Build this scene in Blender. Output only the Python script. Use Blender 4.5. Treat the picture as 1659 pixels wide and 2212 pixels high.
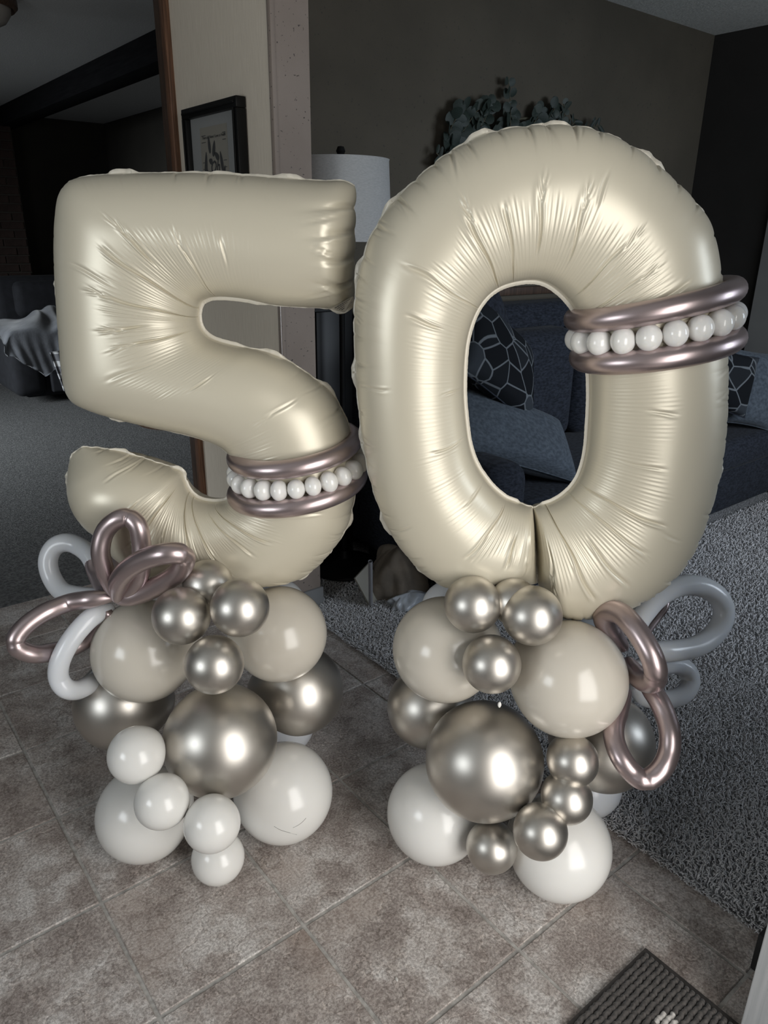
import bpy, bmesh, math, random
import numpy as np
from mathutils import Vector, Matrix, Euler
rnd = random.Random(7)
SC = bpy.context.scene
COL = SC.collection
for o in list(bpy.data.objects): bpy.data.objects.remove(o)

# ------------------------------------------------------------------ camera
F = 1588.0; PIT = .362; ROLL = .0128; YAW = .6748; T = .335; H = 4.312*T
_cp, _sp, _cr, _sr = math.cos(PIT), math.sin(PIT), math.cos(ROLL), math.sin(ROLL)
_cy, _sy = math.cos(YAW), math.sin(YAW)
def _h(v):   # camera-heading frame -> house frame (walls along X and Y)
    return np.array([v[0]*_cy+v[1]*_sy, -v[0]*_sy+v[1]*_cy, v[2]])
_fw = np.array([0, _cp, -_sp]); _up = np.array([0, _sp, _cp]); _r = np.array([1., 0, 0])
RI = _h(_cr*_r+_sr*_up); UP = _h(-_sr*_r+_cr*_up); FW = _h(_fw)
HF = _h(np.array([0, 1., 0])); HR = _h(np.array([1., 0, 0]))      # level forward / right
C0 = np.array([0, 0, H])
cam = bpy.data.cameras.new('camera'); co = bpy.data.objects.new('camera', cam); COL.objects.link(co)
cam.sensor_fit = 'HORIZONTAL'; cam.sensor_width = 36; cam.lens = F/1659*36; cam.clip_start = .02
co.matrix_world = Matrix(((RI[0], UP[0], -FW[0], 0), (RI[1], UP[1], -FW[1], 0), (RI[2], UP[2], -FW[2], H), (0, 0, 0, 1)))
SC.camera = co
# measured points of the photograph turned into places in the room
def ray(x, y): return FW+(x-829.5)/F*RI-(y-1106)/F*UP
def at(x, y, d): return C0+ray(x, y)*d
def plane(x, y, n, c):
    d = ray(x, y); return C0+(c-C0@n)/(d@n)*d
EX, EY, EZ = np.array([1., 0, 0]), np.array([0, 1., 0]), np.array([0, 0, 1.])
def onz(x, y, z=0): return plane(x, y, EZ, z)

# ------------------------------------------------------------------ light, view
W = bpy.data.worlds.new('world'); SC.world = W; W.use_nodes = True
W.node_tree.nodes['Background'].inputs[0].default_value = (.62, .72, .85, 1)
W.node_tree.nodes['Background'].inputs[1].default_value = .25
SC.view_settings.view_transform = 'Standard'; SC.view_settings.look = 'None'
SC.view_settings.gamma = 1; SC.view_settings.use_curve_mapping = False
SC.view_settings.exposure = 0.0
def area(name, loc, rot, sx, sy, power, col, spread=180):
    l = bpy.data.lights.new(name, 'AREA'); l.shape = 'RECTANGLE'; l.size = sx; l.size_y = sy
    l.energy = power; l.color = col; l.spread = math.radians(spread)
    o = bpy.data.objects.new(name, l); COL.objects.link(o); o.location = loc; o.rotation_euler = [math.radians(a) for a in rot]
    return o
# daylight through the real openings of the house (all in the front wall and the family room's left wall)
area('front_door_daylight', (.3, -2.4, 1.95), (90, 0, 0), 3.0, 3.9, 250, (1, .975, .94))
area('living_window_daylight', (3.6, -3.0, 2.3), (90, 0, 0), 3.2, 2.4, 265, (.78, .88, 1))
area('side_window_daylight', (-1.62, .9, 1.35), (112, 0, -90), .8, 1.0, 19, (.90, .96, 1))
area('family_window_daylight', (-2.75, 5.9, 1.6), (66, 0, -90), 1.6, 1.3, 62, (.88, .95, 1), 75)

# ------------------------------------------------------------------ helpers
def link(name, me, mat=None, parent=None, **k):
    o = bpy.data.objects.new(name, me); COL.objects.link(o)
    if mat is not None and me is not None:
        for m in (mat if isinstance(mat, (list, tuple)) else [mat]): me.materials.append(m)
    if parent is not None: o.parent = parent
    for a, b in k.items(): o[a] = b
    return o
def npmesh(name, v, f, smooth=True):
    v = np.asarray(v, np.float32); f = np.asarray(f, np.int32)
    me = bpy.data.meshes.new(name); me.vertices.add(len(v)); me.vertices.foreach_set('co', v.ravel())
    n = f.shape[1]; me.loops.add(f.size); me.loops.foreach_set('vertex_index', f.ravel())
    me.polygons.add(len(f)); me.polygons.foreach_set('loop_start', np.arange(0, f.size, n, dtype=np.int32))
    me.polygons.foreach_set('loop_total', np.full(len(f), n, np.int32))
    me.update(calc_edges=True)
    if smooth: me.polygons.foreach_set('use_smooth', np.ones(len(f), bool))
    return me
class MB:
    def __init__(s): s.b = bmesh.new()
    def box(s, x0, x1, y0, y1, z0, z1, bev=0, seg=2, M=None):
        r = bmesh.ops.create_cube(s.b, size=1)['verts']
        for v in r: v.co = Vector(((x0+x1)/2+v.co.x*(x1-x0), (y0+y1)/2+v.co.y*(y1-y0), (z0+z1)/2+v.co.z*(z1-z0)))
        if bev:
            es = list({e for v in r for e in v.link_edges})
            q = bmesh.ops.bevel(s.b, geom=es, offset=bev, segments=seg, affect='EDGES', profile=.5)
            r = list({v for f in q['faces'] for v in f.verts} | {v for v in r if v.is_valid})
        if M is not None:
            for v in r: v.co = M @ v.co
        return s
    def lathe(s, prof, n=40, c=(0, 0, 0), M=None):
        rings = []
        for r, z in prof:
            row = []
            for i in range(n):
                a = 2*math.pi*i/n; p = Vector((c[0]+r*math.cos(a), c[1]+r*math.sin(a), c[2]+z))
                row.append(s.b.verts.new(M @ p if M is not None else p))
            rings.append(row)
        for a, b in zip(rings, rings[1:]):
            for i in range(n): s.b.faces.new((a[i], a[(i+1) % n], b[(i+1) % n], b[i]))
        if prof[0][0] > 1e-4: s.b.faces.new(rings[0][::-1])
        if prof[-1][0] > 1e-4: s.b.faces.new(rings[-1])
        return s
    def done(s, name, mat, parent=None, smooth=False, **k):
        me = bpy.data.meshes.new(name); bmesh.ops.recalc_face_normals(s.b, faces=s.b.faces); s.b.to_mesh(me); s.b.free()
        if smooth:
            me.polygons.foreach_set('use_smooth', [True]*len(me.polygons))
            if smooth != 'all':
                try: me.set_sharp_from_angle(angle=math.radians(40))
                except Exception: pass
        return link(name, me, mat, parent, **k)
def thing(name, label, cat, loc=(0, 0, 0), group=None):
    o = bpy.data.objects.new(name, None); COL.objects.link(o); o.location = loc; o.empty_display_size = .05
    o['label'] = label; o['category'] = cat
    if group: o['group'] = group
    return o
def tag(o, label, cat, group=None):
    o['label'] = label; o['category'] = cat
    if group: o['group'] = group
    return o
def struct(o): o['kind'] = 'structure'; return o
def centre(o):          # put the origin of a one-mesh thing at its base
    me = o.data; n = len(me.vertices); a = np.empty(n*3, np.float32); me.vertices.foreach_get('co', a); a = a.reshape(-1, 3)
    c = np.array([(a[:, 0].min()+a[:, 0].max())/2, (a[:, 1].min()+a[:, 1].max())/2, a[:, 2].min()])
    me.vertices.foreach_set('co', (a-c).astype(np.float32).ravel()); me.update(); o.location = o.location+Vector([float(q) for q in c]); return o
def kids_to_base(t, p):  # parts were built in room coordinates; give their thing its own base point
    t.location = Vector([float(q) for q in p])
    for ch in t.children: ch.location = ch.location-t.location

# materials ---------------------------------------------------------
def mat(name, col, rough=.5, metal=0, spec=.5, sss=0, coat=0, sheen=0):
    m = bpy.data.materials.new(name); m.use_nodes = True; b = m.node_tree.nodes['Principled BSDF']
    b.inputs['Base Color'].default_value = (*col, 1); b.inputs['Roughness'].default_value = rough
    b.inputs['Metallic'].default_value = metal; b.inputs['Specular IOR Level'].default_value = spec
    if sss:
        b.inputs['Subsurface Weight'].default_value = sss; b.inputs['Subsurface Radius'].default_value = (.02, .018, .014); b.inputs['Subsurface Scale'].default_value = 1
    if coat: b.inputs['Coat Weight'].default_value = coat; b.inputs['Coat Roughness'].default_value = .12
    if sheen: b.inputs['Sheen Weight'].default_value = sheen; b.inputs['Sheen Roughness'].default_value = .5
    return m
def nd(m, t, **k):
    n = m.node_tree.nodes.new(t)
    for a, b in k.items():
        if hasattr(n, a): setattr(n, a, b)
        else: n.inputs[a].default_value = b
    return n
def lk(m, a, b): m.node_tree.links.new(a, b)
def bsdf(m): return m.node_tree.nodes['Principled BSDF']
def ramp(m, fac, stops):
    r = nd(m, 'ShaderNodeValToRGB'); e = r.color_ramp.elements
    while len(e) < len(stops): e.new(.5)
    for i, (p, c) in enumerate(stops): e[i].position = p; e[i].color = (*c, 1) if len(c) == 3 else c
    lk(m, fac, r.inputs[0]); return r.outputs[0]
def noisy(m, scale, c1, c2, detail=6, coord='Object', stretch=None, bump=0, bscale=None, dist=.001, lo=.35, hi=.65):
    tc = nd(m, 'ShaderNodeTexCoord'); src = tc.outputs[coord]
    if stretch:
        mp = nd(m, 'ShaderNodeMapping'); mp.inputs['Scale'].default_value = stretch; lk(m, src, mp.inputs[0]); src = mp.outputs[0]
    n = nd(m, 'ShaderNodeTexNoise', Scale=scale, Detail=detail); lk(m, src, n.inputs['Vector'])
    lk(m, ramp(m, n.outputs[0], [(lo, c1), (hi, c2)]), bsdf(m).inputs['Base Color'])
    if bump:
        n2 = nd(m, 'ShaderNodeTexNoise', Scale=bscale or scale, Detail=4); lk(m, src, n2.inputs['Vector'])
        b = nd(m, 'ShaderNodeBump', Strength=bump, Distance=dist); lk(m, n2.outputs[0], b.inputs['Height']); lk(m, b.outputs[0], bsdf(m).inputs['Normal'])
    return m
M = {}
M['foil'] = mat('satin_cream_foil', (.625, .575, .455), .37, .2, .5, coat=.2)
M['foil'].node_tree.nodes['Principled BSDF'].inputs['Coat Roughness'].default_value = .3
M['rim'] = mat('foil_seam', (.66, .62, .53), .45, .1)
M['chrome'] = mat('champagne_chrome_latex', (.57, .54, .495), .40, 1)
M['mauve'] = mat('mauve_chrome_latex', (.50, .41, .41), .33, .9)
M['cream'] = mat('cream_latex', (.57, .53, .46), .2, 0, .55, sss=.15)
M['white'] = mat('white_latex', (.74, .73, .70), .2, 0, .55, sss=.15)
M['petal'] = mat('pearl_white_latex', (.66, .68, .71), .24, 0, .5, sss=.3)
M['pearl'] = mat('pearl_bubble_latex', (.80, .79, .76), .16, 0, .6, sss=.3)
M['knot'] = mat('pale_knot', (.8, .78, .74), .4)
M['ink'] = mat('label_ink', (.04, .04, .04), .6)
M['grout'] = noisy(mat('grout', (.25, .24, .23), .9), 60, (.30, .285, .265), (.50, .48, .45), bump=.4, bscale=300)
# slate-look ceramic tile
m = M['tile'] = mat('slate_look_tile', (.2, .18, .17), .62, 0, .35)
tc = nd(m, 'ShaderNodeTexCoord'); oi = nd(m, 'ShaderNodeObjectInfo'); ad = nd(m, 'ShaderNodeVectorMath', operation='ADD'); sc = nd(m, 'ShaderNodeVectorMath', operation='SCALE')
lk(m, oi.outputs['Random'], sc.inputs[0]); sc.inputs['Scale'].default_value = 37; lk(m, tc.outputs['Object'], ad.inputs[0]); lk(m, sc.outputs[0], ad.inputs[1]); V = ad.outputs[0]
n1 = nd(m, 'ShaderNodeTexNoise', Scale=9, Detail=8, Roughness=.7); lk(m, V, n1.inputs['Vector'])
n2 = nd(m, 'ShaderNodeTexNoise', Scale=170, Detail=5, Roughness=.8); lk(m, V, n2.inputs['Vector'])
n3 = nd(m, 'ShaderNodeTexNoise', Scale=4.5, Detail=3); lk(m, V, n3.inputs['Vector'])
c1 = ramp(m, n1.outputs[0], [(.40, (.335, .29, .265)), (.5, (.46, .415, .385)), (.60, (.62, .59, .565))])
c2 = ramp(m, n2.outputs[0], [(.40, (.34, .31, .29)), (.49, (.82, .80, .79)), (.60, (1.5, 1.5, 1.5))])
mx = nd(m, 'ShaderNodeMix', data_type='RGBA', blend_type='MULTIPLY'); mx.inputs[0].default_value = .6; lk(m, c1, mx.inputs[6]); lk(m, c2, mx.inputs[7])
c3 = ramp(m, n3.outputs[0], [(.56, (0, 0, 0)), (.68, (1, 1, 1))])
mx2 = nd(m, 'ShaderNodeMix', data_type='RGBA', blend_type='MIX'); lk(m, mx.outputs[2], mx2.inputs[6]); mx2.inputs[7].default_value = (.33, .245, .195, 1)
mth = nd(m, 'ShaderNodeMath', operation='MULTIPLY'); lk(m, c3, mth.inputs[0]); mth.inputs[1].default_value = .45; lk(m, mth.outputs[0], mx2.inputs[0])
lk(m, mx2.outputs[2], bsdf(m).inputs['Base Color'])
ds = nd(m, 'ShaderNodeTexNoise', Scale=6, Detail=5, Roughness=.55); lk(m, V, ds.inputs['Vector'])
wv = ramp(m, ds.outputs[0], [(.44, (0, 0, 0)), (.462, (1, 1, 1)), (.55, (.85, .85, .85)), (.565, (.3, .3, .3))])   # low split-stone steps
m1 = nd(m, 'ShaderNodeMath', operation='MULTIPLY'); lk(m, wv, m1.inputs[0]); m1.inputs[1].default_value = .35
m2 = nd(m, 'ShaderNodeMath', operation='MULTIPLY_ADD'); lk(m, n2.outputs[0], m2.inputs[0]); m2.inputs[1].default_value = .9; lk(m, m1.outputs[0], m2.inputs[2])
vn = ramp(m, ds.outputs[0], [(.430, (1, 1, 1)), (.440, (.42, .39, .37)), (.450, (1.32, 1.3, 1.28)), (.462, (1, 1, 1))])
vn2 = ramp(m, ds.outputs[0], [(.560, (1, 1, 1)), (.568, (.5, .47, .45)), (.578, (1, 1, 1))])
x1 = nd(m, 'ShaderNodeMix', data_type='RGBA', blend_type='MULTIPLY'); x1.inputs[0].default_value = .6; lk(m, mx2.outputs[2], x1.inputs[6]); lk(m, vn, x1.inputs[7])
x2 = nd(m, 'ShaderNodeMix', data_type='RGBA', blend_type='MULTIPLY'); x2.inputs[0].default_value = .7; lk(m, x1.outputs[2], x2.inputs[6]); lk(m, vn2, x2.inputs[7]); lk(m, x2.outputs[2], bsdf(m).inputs['Base Color'])
bp = nd(m, 'ShaderNodeBump', Strength=.8, Distance=.0026); lk(m, m2.outputs[0], bp.inputs['Height']); lk(m, bp.outputs[0], bsdf(m).inputs['Normal'])
# carpets, walls
M['pile'] = noisy(mat('grey_pile_yarn', (.2, .2, .21), .95, sheen=.2), 170, (.46, .45, .45), (.80, .79, .80), lo=.3, hi=.7)
M['carpet'] = noisy(mat('grey_pile_far', (.2, .2, .21), .98), 150, (.20, .20, .205), (.62, .62, .63), bump=1, bscale=140, dist=.012)
M['carpet2'] = noisy(mat('family_carpet', (.18, .18, .18), .98), 70, (.065, .065, .065), (.15, .15, .148), bump=.8, bscale=120, dist=.006)
M['grass'] = noisy(mat('grasscloth_wallpaper', (.4, .36, .29), .75), 5, (.68, .60, .49), (.80, .72, .60), stretch=(110, 110, 2.2), bump=.5, bscale=9, dist=.0012)
def plaster(name, a, b, sp):
    m = noisy(mat(name, a, .85), 3, a, b, bump=.0)
    tc = nd(m, 'ShaderNodeTexCoord'); n = nd(m, 'ShaderNodeTexNoise', Scale=85, Detail=3); lk(m, tc.outputs['Object'], n.inputs['Vector'])
    f = ramp(m, n.outputs[0], [(.29, (1, 1, 1)), (.34, (0, 0, 0))])
    old = bsdf(m).inputs['Base Color'].links[0].from_socket
    x = nd(m, 'ShaderNodeMix', data_type='RGBA'); lk(m, f, x.inputs[0]); lk(m, old, x.inputs[6]); x.inputs[7].default_value = (*sp, 1)
    lk(m, x.outputs[2], bsdf(m).inputs['Base Color'])
    b_ = nd(m, 'ShaderNodeBump', Strength=.3, Distance=.001); n2 = nd(m, 'ShaderNodeTexNoise', Scale=260, Detail=2); lk(m, tc.outputs['Object'], n2.inputs['Vector']); lk(m, n2.outputs[0], b_.inputs['Height']); lk(m, b_.outputs[0], bsdf(m).inputs['Normal'])
    return m
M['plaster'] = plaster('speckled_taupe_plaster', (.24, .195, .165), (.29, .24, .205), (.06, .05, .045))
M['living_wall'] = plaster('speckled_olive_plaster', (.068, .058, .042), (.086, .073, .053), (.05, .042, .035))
M['dark_wall'] = noisy(mat('dark_brown_wall', (.035, .032, .03), .8), 4, (.014, .013, .012), (.020, .018, .017))
M['grey_wall'] = noisy(mat('grey_side_panel', (.2, .2, .2), .8), 4, (.19, .19, .19), (.22, .22, .215))
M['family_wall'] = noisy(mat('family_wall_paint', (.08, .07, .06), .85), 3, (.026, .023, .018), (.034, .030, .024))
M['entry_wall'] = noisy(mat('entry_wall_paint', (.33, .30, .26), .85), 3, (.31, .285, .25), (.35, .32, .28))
M['ceiling'] = noisy(mat('smooth_ceiling', (.3, .3, .3), .95), 90, (.46, .465, .46), (.52, .525, .52), bump=.5, bscale=110, dist=.002)
M['ceiling_l'] = noisy(mat('popcorn_ceiling', (.6, .6, .6), .95), 90, (.60, .62, .60), (.80, .82, .80), bump=.9, bscale=110, dist=.006)
M['beam'] = noisy(mat('black_stained_beam', (.012, .012, .013), .95, spec=.08), 8, (.006, .006, .007), (.010, .010, .011), stretch=(8, .5, 8))
M['oak'] = noisy(mat('brown_wood_trim', (.13, .06, .03), .45), 6, (.075, .034, .018), (.19, .092, .05), stretch=(25, 25, 1), bump=.2)
M['walnut'] = noisy(mat('dark_wood_trim', (.06, .035, .022), .5), 6, (.035, .02, .013), (.085, .048, .03), stretch=(25, 25, 1))
M['metal'] = mat('worn_corner_bead', (.42, .38, .35), .35, .7)
M['door'] = noisy(mat('white_door_paint', (.62, .64, .65), .4), 5, (.57, .59, .60), (.68, .69, .70), stretch=(30, 30, 1), bump=.3, bscale=5)
M['black'] = mat('satin_black', (.006, .006, .006), .42, 0, .22)
M['blackm'] = mat('matt_black', (.014, .014, .014), .7)
M['navy'] = noisy(mat('slate_blue_chenille', (.05, .058, .08), .95, spec=.15, sheen=.04), 55, (.012, .014, .019), (.031, .036, .049), detail=9, stretch=(1, 1, 2.4), bump=.5, bscale=90, dist=.002)
M['throwblue'] = noisy(mat('blue_grey_linen', (.13, .16, .2), .95, spec=.2, sheen=.08), 60, (.05, .060, .074), (.09, .108, .13), detail=9, stretch=(1, 1, 3), bump=.4, bscale=150)
M['blanket'] = noisy(mat('grey_blanket', (.3, .31, .34), .95, sheen=.3), 9, (.10, .105, .118), (.155, .163, .18), bump=.4, bscale=60, dist=.004)
M['shade'] = noisy(mat('linen_lamp_shade', (.5, .52, .54), .9), 90, (.40, .40, .395), (.47, .47, .465), stretch=(1, 1, 4), bump=.2, bscale=200)
M['leaf'] = noisy(mat('eucalyptus_leaf', (.05, .09, .075), .6), 20, (.007, .014, .010), (.022, .036, .028))
M['leafp'] = noisy(mat('pale_eucalyptus_leaf', (.12, .15, .13), .6), 20, (.03, .040, .033), (.055, .068, .057))
M['stem'] = mat('plant_stem', (.07, .065, .04), .7)
M['glass'] = mat('picture_glass', (.8, .8, .8), .05)
M['matboard'] = mat('grey_mat_board', (.26, .265, .26), .8)
M['paper'] = mat('old_newsprint', (.25, .235, .20), .8)
M['print'] = mat('print_ink', (.045, .045, .045), .8)
M['brick'] = noisy(mat('fireplace_brick', (.07, .04, .035), .9), 8, (.018, .010, .008), (.042, .024, .019), bump=.5, bscale=60)
M['mortar'] = mat('brick_mortar', (.05, .042, .035), .95)
M['recl'] = noisy(mat('dark_recliner_fabric', (.02, .022, .03), .9), 20, (.004, .0045, .007), (.009, .010, .014))
M['bag'] = noisy(mat('tan_canvas', (.16, .13, .10), .9), 12, (.12, .10, .078), (.19, .155, .12), bump=.4, bscale=60, dist=.004)
M['plastic'] = mat('white_plastic_bag', (.42, .44, .47), .35, sss=.2)
M['tube'] = mat('grey_tube', (.25, .25, .26), .4)
M['mat_d'] = noisy(mat('charcoal_chenille', (.09, .08, .075), .95, sheen=.3), 120, (.035, .031, .028), (.08, .071, .065))
M['mat_l'] = noisy(mat('pale_chenille', (.42, .40, .37), .95, sheen=.3), 120, (.32, .30, .28), (.5, .48, .45))
M['mat_b'] = noisy(mat('mat_binding', (.05, .045, .042), .9), 60, (.04, .036, .034), (.065, .058, .055))

# ------------------------------------------------------------------ the house
YF = -.60           # inner face of the front wall
CE, CL = 2.50, 2.56
fl = struct(MB().box(-1.7, 1.42, YF, 3.05, -.05, -.0035).done('floor', M['grout']))
# tiles: one piece each, four shared shapes
def tile_mesh(seed, w, d):
    r = random.Random(seed); b = bmesh.new(); n = 5; g = .0042; ring = []
    pts = []
    for side in range(4):
        for k in range(n):
            t = k/n
            x, y = [(t, 0), (1, t), (1-t, 1), (0, 1-t)][side]
            px = g+(w-2*g)*x; py = g+(d-2*g)*y
            j = 0 if k == 0 else r.uniform(-.0007, .0007)
            pts.append((px+(j if side in (1, 3) else 0), py+(j if side in (0, 2) else 0)))
    top = [b.verts.new((px+(w/2-px)*.012, py+(d/2-py)*.012, r.uniform(-.0004, .0002))) for px, py in pts]
    mid = [b.verts.new((px, py, -.0018)) for px, py in pts]; low = [b.verts.new((px, py, -.004)) for px, py in pts]
    b.faces.new(top); N = len(pts)
    for A, B in ((top, mid), (mid, low)):
        for i in range(N): b.faces.new((A[i], B[i], B[(i+1) % N], A[(i+1) % N]))
    bmesh.ops.recalc_face_normals(b, faces=b.faces); me = bpy.data.meshes.new('tile'); b.to_mesh(me); b.free(); me.materials.append(M['tile']); return me
X0, Y0 = .288, 2.3866
tm = {}
for i in range(-2, 9):
    for j in range(-6, 4):
        x0, x1 = X0+j*T, X0+(j+1)*T; y0, y1 = Y0-(i+1)*T, Y0-i*T
        cx1, cy1, cy0, cx0 = min(x1, 1.42), min(y1, 3.05), max(y0, YF), max(x0, -1.7)
        if cx1-cx0 < .03 or cy1-cy0 < .03: continue
        key = (rnd.randrange(4) if (cx1 == x1 and cy1 == y1 and cy0 == y0 and cx0 == x0) else 9, round(cx1-cx0, 4), round(cy1-cy0, 4))
        if key not in tm: tm[key] = tile_mesh(hash(key) % 999 if False else len(tm), key[1], key[2])
        o = link('tile', tm[key], None, fl); o.location = (cx0, cy0, rnd.uniform(-.0005, .0003))
struct(MB().box(1.42, 4.8, YF, 2.75, -.05, -.002).done('floor', M['carpet']))
struct(MB().box(-2.9, 3.25, 3.05, 8.85, -.05, .004).done('floor', M['carpet2']))
struct(MB().box(-1.7, 1.358, YF-.1, 3.05, CE, CE+.06).done('ceiling', M['ceiling']))
struct(MB().box(-2.9, 3.25, 3.05, 8.85, CE, CE+.06).done('ceiling', M['ceiling']))
struct(MB().box(1.358, 4.8, YF-.1, 2.75, CL, CL+.06).done('ceiling', M['ceiling_l']))
# partition between entry and living room (picture wall) with its end face
def wall(name, mt, *b):
    b = (*b[:4], -.045 if b[4] == 0 else b[4], b[5])
    return struct(MB().box(*b).done(name, mt))
pw = wall('wall_partition', M['grass'], 1.358, 1.43, 2.292, 3.02, 0, CE)
# rounded worn corner and the speckled end face
struct(MB().box(1.372, 1.497, 2.284, 2.90, 0, CL).done('wall_partition_end', M['plaster']))
struct(MB().box(1.355, 1.374, 2.281, 2.305, 0, CE, bev=.005).done('trim_1', M['plaster'], smooth=True))
struct(MB().box(1.3525, 1.3555, 2.2795, 2.2825, .0, 1.62, bev=.001).done('trim_5', M['metal'], smooth=True))
struct(MB().box(1.334, 1.36, 3.006, 3.045, 0, CE, bev=.004).done('trim_2', M['oak'], smooth=True))
struct(MB().box(1.345, 1.50, 3.047, 3.12, 0, CE, bev=.004).done('trim_3', M['walnut'], smooth=True))
struct(MB().box(1.36, 1.505, 2.272, 2.284, 0, .085, bev=.003).done('baseboard_partition', M['grey_wall'], smooth=True))
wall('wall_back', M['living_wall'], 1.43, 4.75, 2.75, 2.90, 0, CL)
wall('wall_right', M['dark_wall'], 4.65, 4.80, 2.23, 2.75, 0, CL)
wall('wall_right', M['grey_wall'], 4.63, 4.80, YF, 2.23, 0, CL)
# near end of the opening, with black base
wall('wall_near', M['grey_wall'], 1.385, 1.50, YF, .395, 0, CL)
struct(MB().box(1.31, 1.40, YF, .382, 0, .10, bev=.006).done('baseboard_near', M['blackm'], smooth=True))
# front wall with door opening and window opening
for b in ((-1.7, .22, YF-.12, YF, 0, CL), (1.14, 2.3, YF-.12, YF, 0, CL), (.22, 1.14, YF-.12, YF, 2.06, CL), (2.3, 4.3, YF-.12, YF, 0, .92), (2.3, 4.3, YF-.12, YF, 2.18, CL), (4.3, 4.8, YF-.12, YF, 0, CL)):
    wall('wall_front', M['entry_wall'], *b)
wf = struct(MB().box(2.3, 4.3, YF-.10, YF-.05, .92, .97).box(2.3, 4.3, YF-.10, YF-.05, 2.13, 2.18).box(2.3, 2.35, YF-.10, YF-.05, .97, 2.13).box(4.25, 4.3, YF-.10, YF-.05, .97, 2.13).box(3.27, 3.33, YF-.10, YF-.05, .97, 2.13).done('window_1', M['door']))
struct(MB().box(.17, .22, YF-.12, YF+.015, 0, 2.11).box(1.14, 1.19, YF-.12, YF+.015, 0, 2.11).box(.22, 1.14, YF-.12, YF+.015, 2.06, 2.11).done('door_1', M['door']))
# entry left wall with a side window
for b in ((-1.82, -1.7, YF, .45, 0, CE), (-1.82, -1.7, 1.35, 3.05, 0, CE), (-1.82, -1.7, .45, 1.35, 0, .85), (-1.82, -1.7, .45, 1.35, 2.05, CE)):
    wall('wall_left', M['entry_wall'], *b)
struct(MB().box(-1.79, -1.74, .45, 1.35, .85, .90).box(-1.79, -1.74, .45, 1.35, 2.0, 2.05).box(-1.79, -1.74, .45, .5, .9, 2.0).box(-1.79, -1.74, 1.3, 1.35, .9, 2.0).done('window_2', M['door']))
# family room
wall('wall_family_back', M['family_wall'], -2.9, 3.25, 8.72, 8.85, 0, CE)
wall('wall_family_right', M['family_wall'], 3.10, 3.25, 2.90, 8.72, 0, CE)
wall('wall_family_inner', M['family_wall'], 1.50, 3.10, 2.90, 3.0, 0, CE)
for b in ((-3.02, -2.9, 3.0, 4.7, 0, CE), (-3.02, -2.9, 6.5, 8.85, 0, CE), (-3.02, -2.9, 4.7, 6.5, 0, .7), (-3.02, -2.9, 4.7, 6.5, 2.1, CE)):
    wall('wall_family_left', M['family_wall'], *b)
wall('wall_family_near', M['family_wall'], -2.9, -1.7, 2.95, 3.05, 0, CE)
struct(MB().box(-2.98, -2.93, 4.7, 6.5, .7, .75).box(-2.98, -2.93, 4.7, 6.5, 2.05, 2.1).box(-2.98, -2.93, 4.7, 4.75, .75, 2.05).box(-2.98, -2.93, 6.45, 6.5, .75, 2.05).done('window_3', M['door']))
bm_ = MB().box(1.97, 2.13, 3.0, 8.72, 2.345, 2.5, bev=.004).done('ceiling_beam', M['beam'], smooth=True); struct(bm_)

# ------------------------------------------------------------------ foil numbers
def catmull(P, n, closed=False):
    P = np.asarray(P, float); m = len(P)
    d = np.r_[0, np.cumsum(np.linalg.norm(np.diff(P, axis=0), axis=1)**.5)]
    u = np.linspace(0, d[-1], n); tg = np.zeros_like(P)
    tg[1:-1] = (P[2:]-P[:-2])/(d[2:]-d[:-2])[:, None]; tg[0] = (P[1]-P[0])/(d[1]-d[0]); tg[-1] = (P[-1]-P[-2])/(d[-1]-d[-2])
    if closed: tg[0] = tg[-1] = (P[1]-P[-2])/((d[1]-d[0])+(d[-1]-d[-2]))
    k = np.clip(np.searchsorted(d, u, 'right')-1, 0, m-2); h = (d[k+1]-d[k]); t = (u-d[k])/h
    h = h[:, None]; t = t[:, None]
    return ((2*t**3-3*t**2+1)*P[k]+(t**3-2*t**2+t)*h*tg[k]+(-2*t**3+3*t**2)*P[k+1]+(t**3-t**2)*h*tg[k+1])
def smooth1(a, s):
    n = int(s*3)+1; k = np.exp(-.5*(np.arange(-n, n+1)/s)**2); k /= k.sum()
    return np.convolve(np.pad(a, n, 'edge'), k, 'valid')
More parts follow.
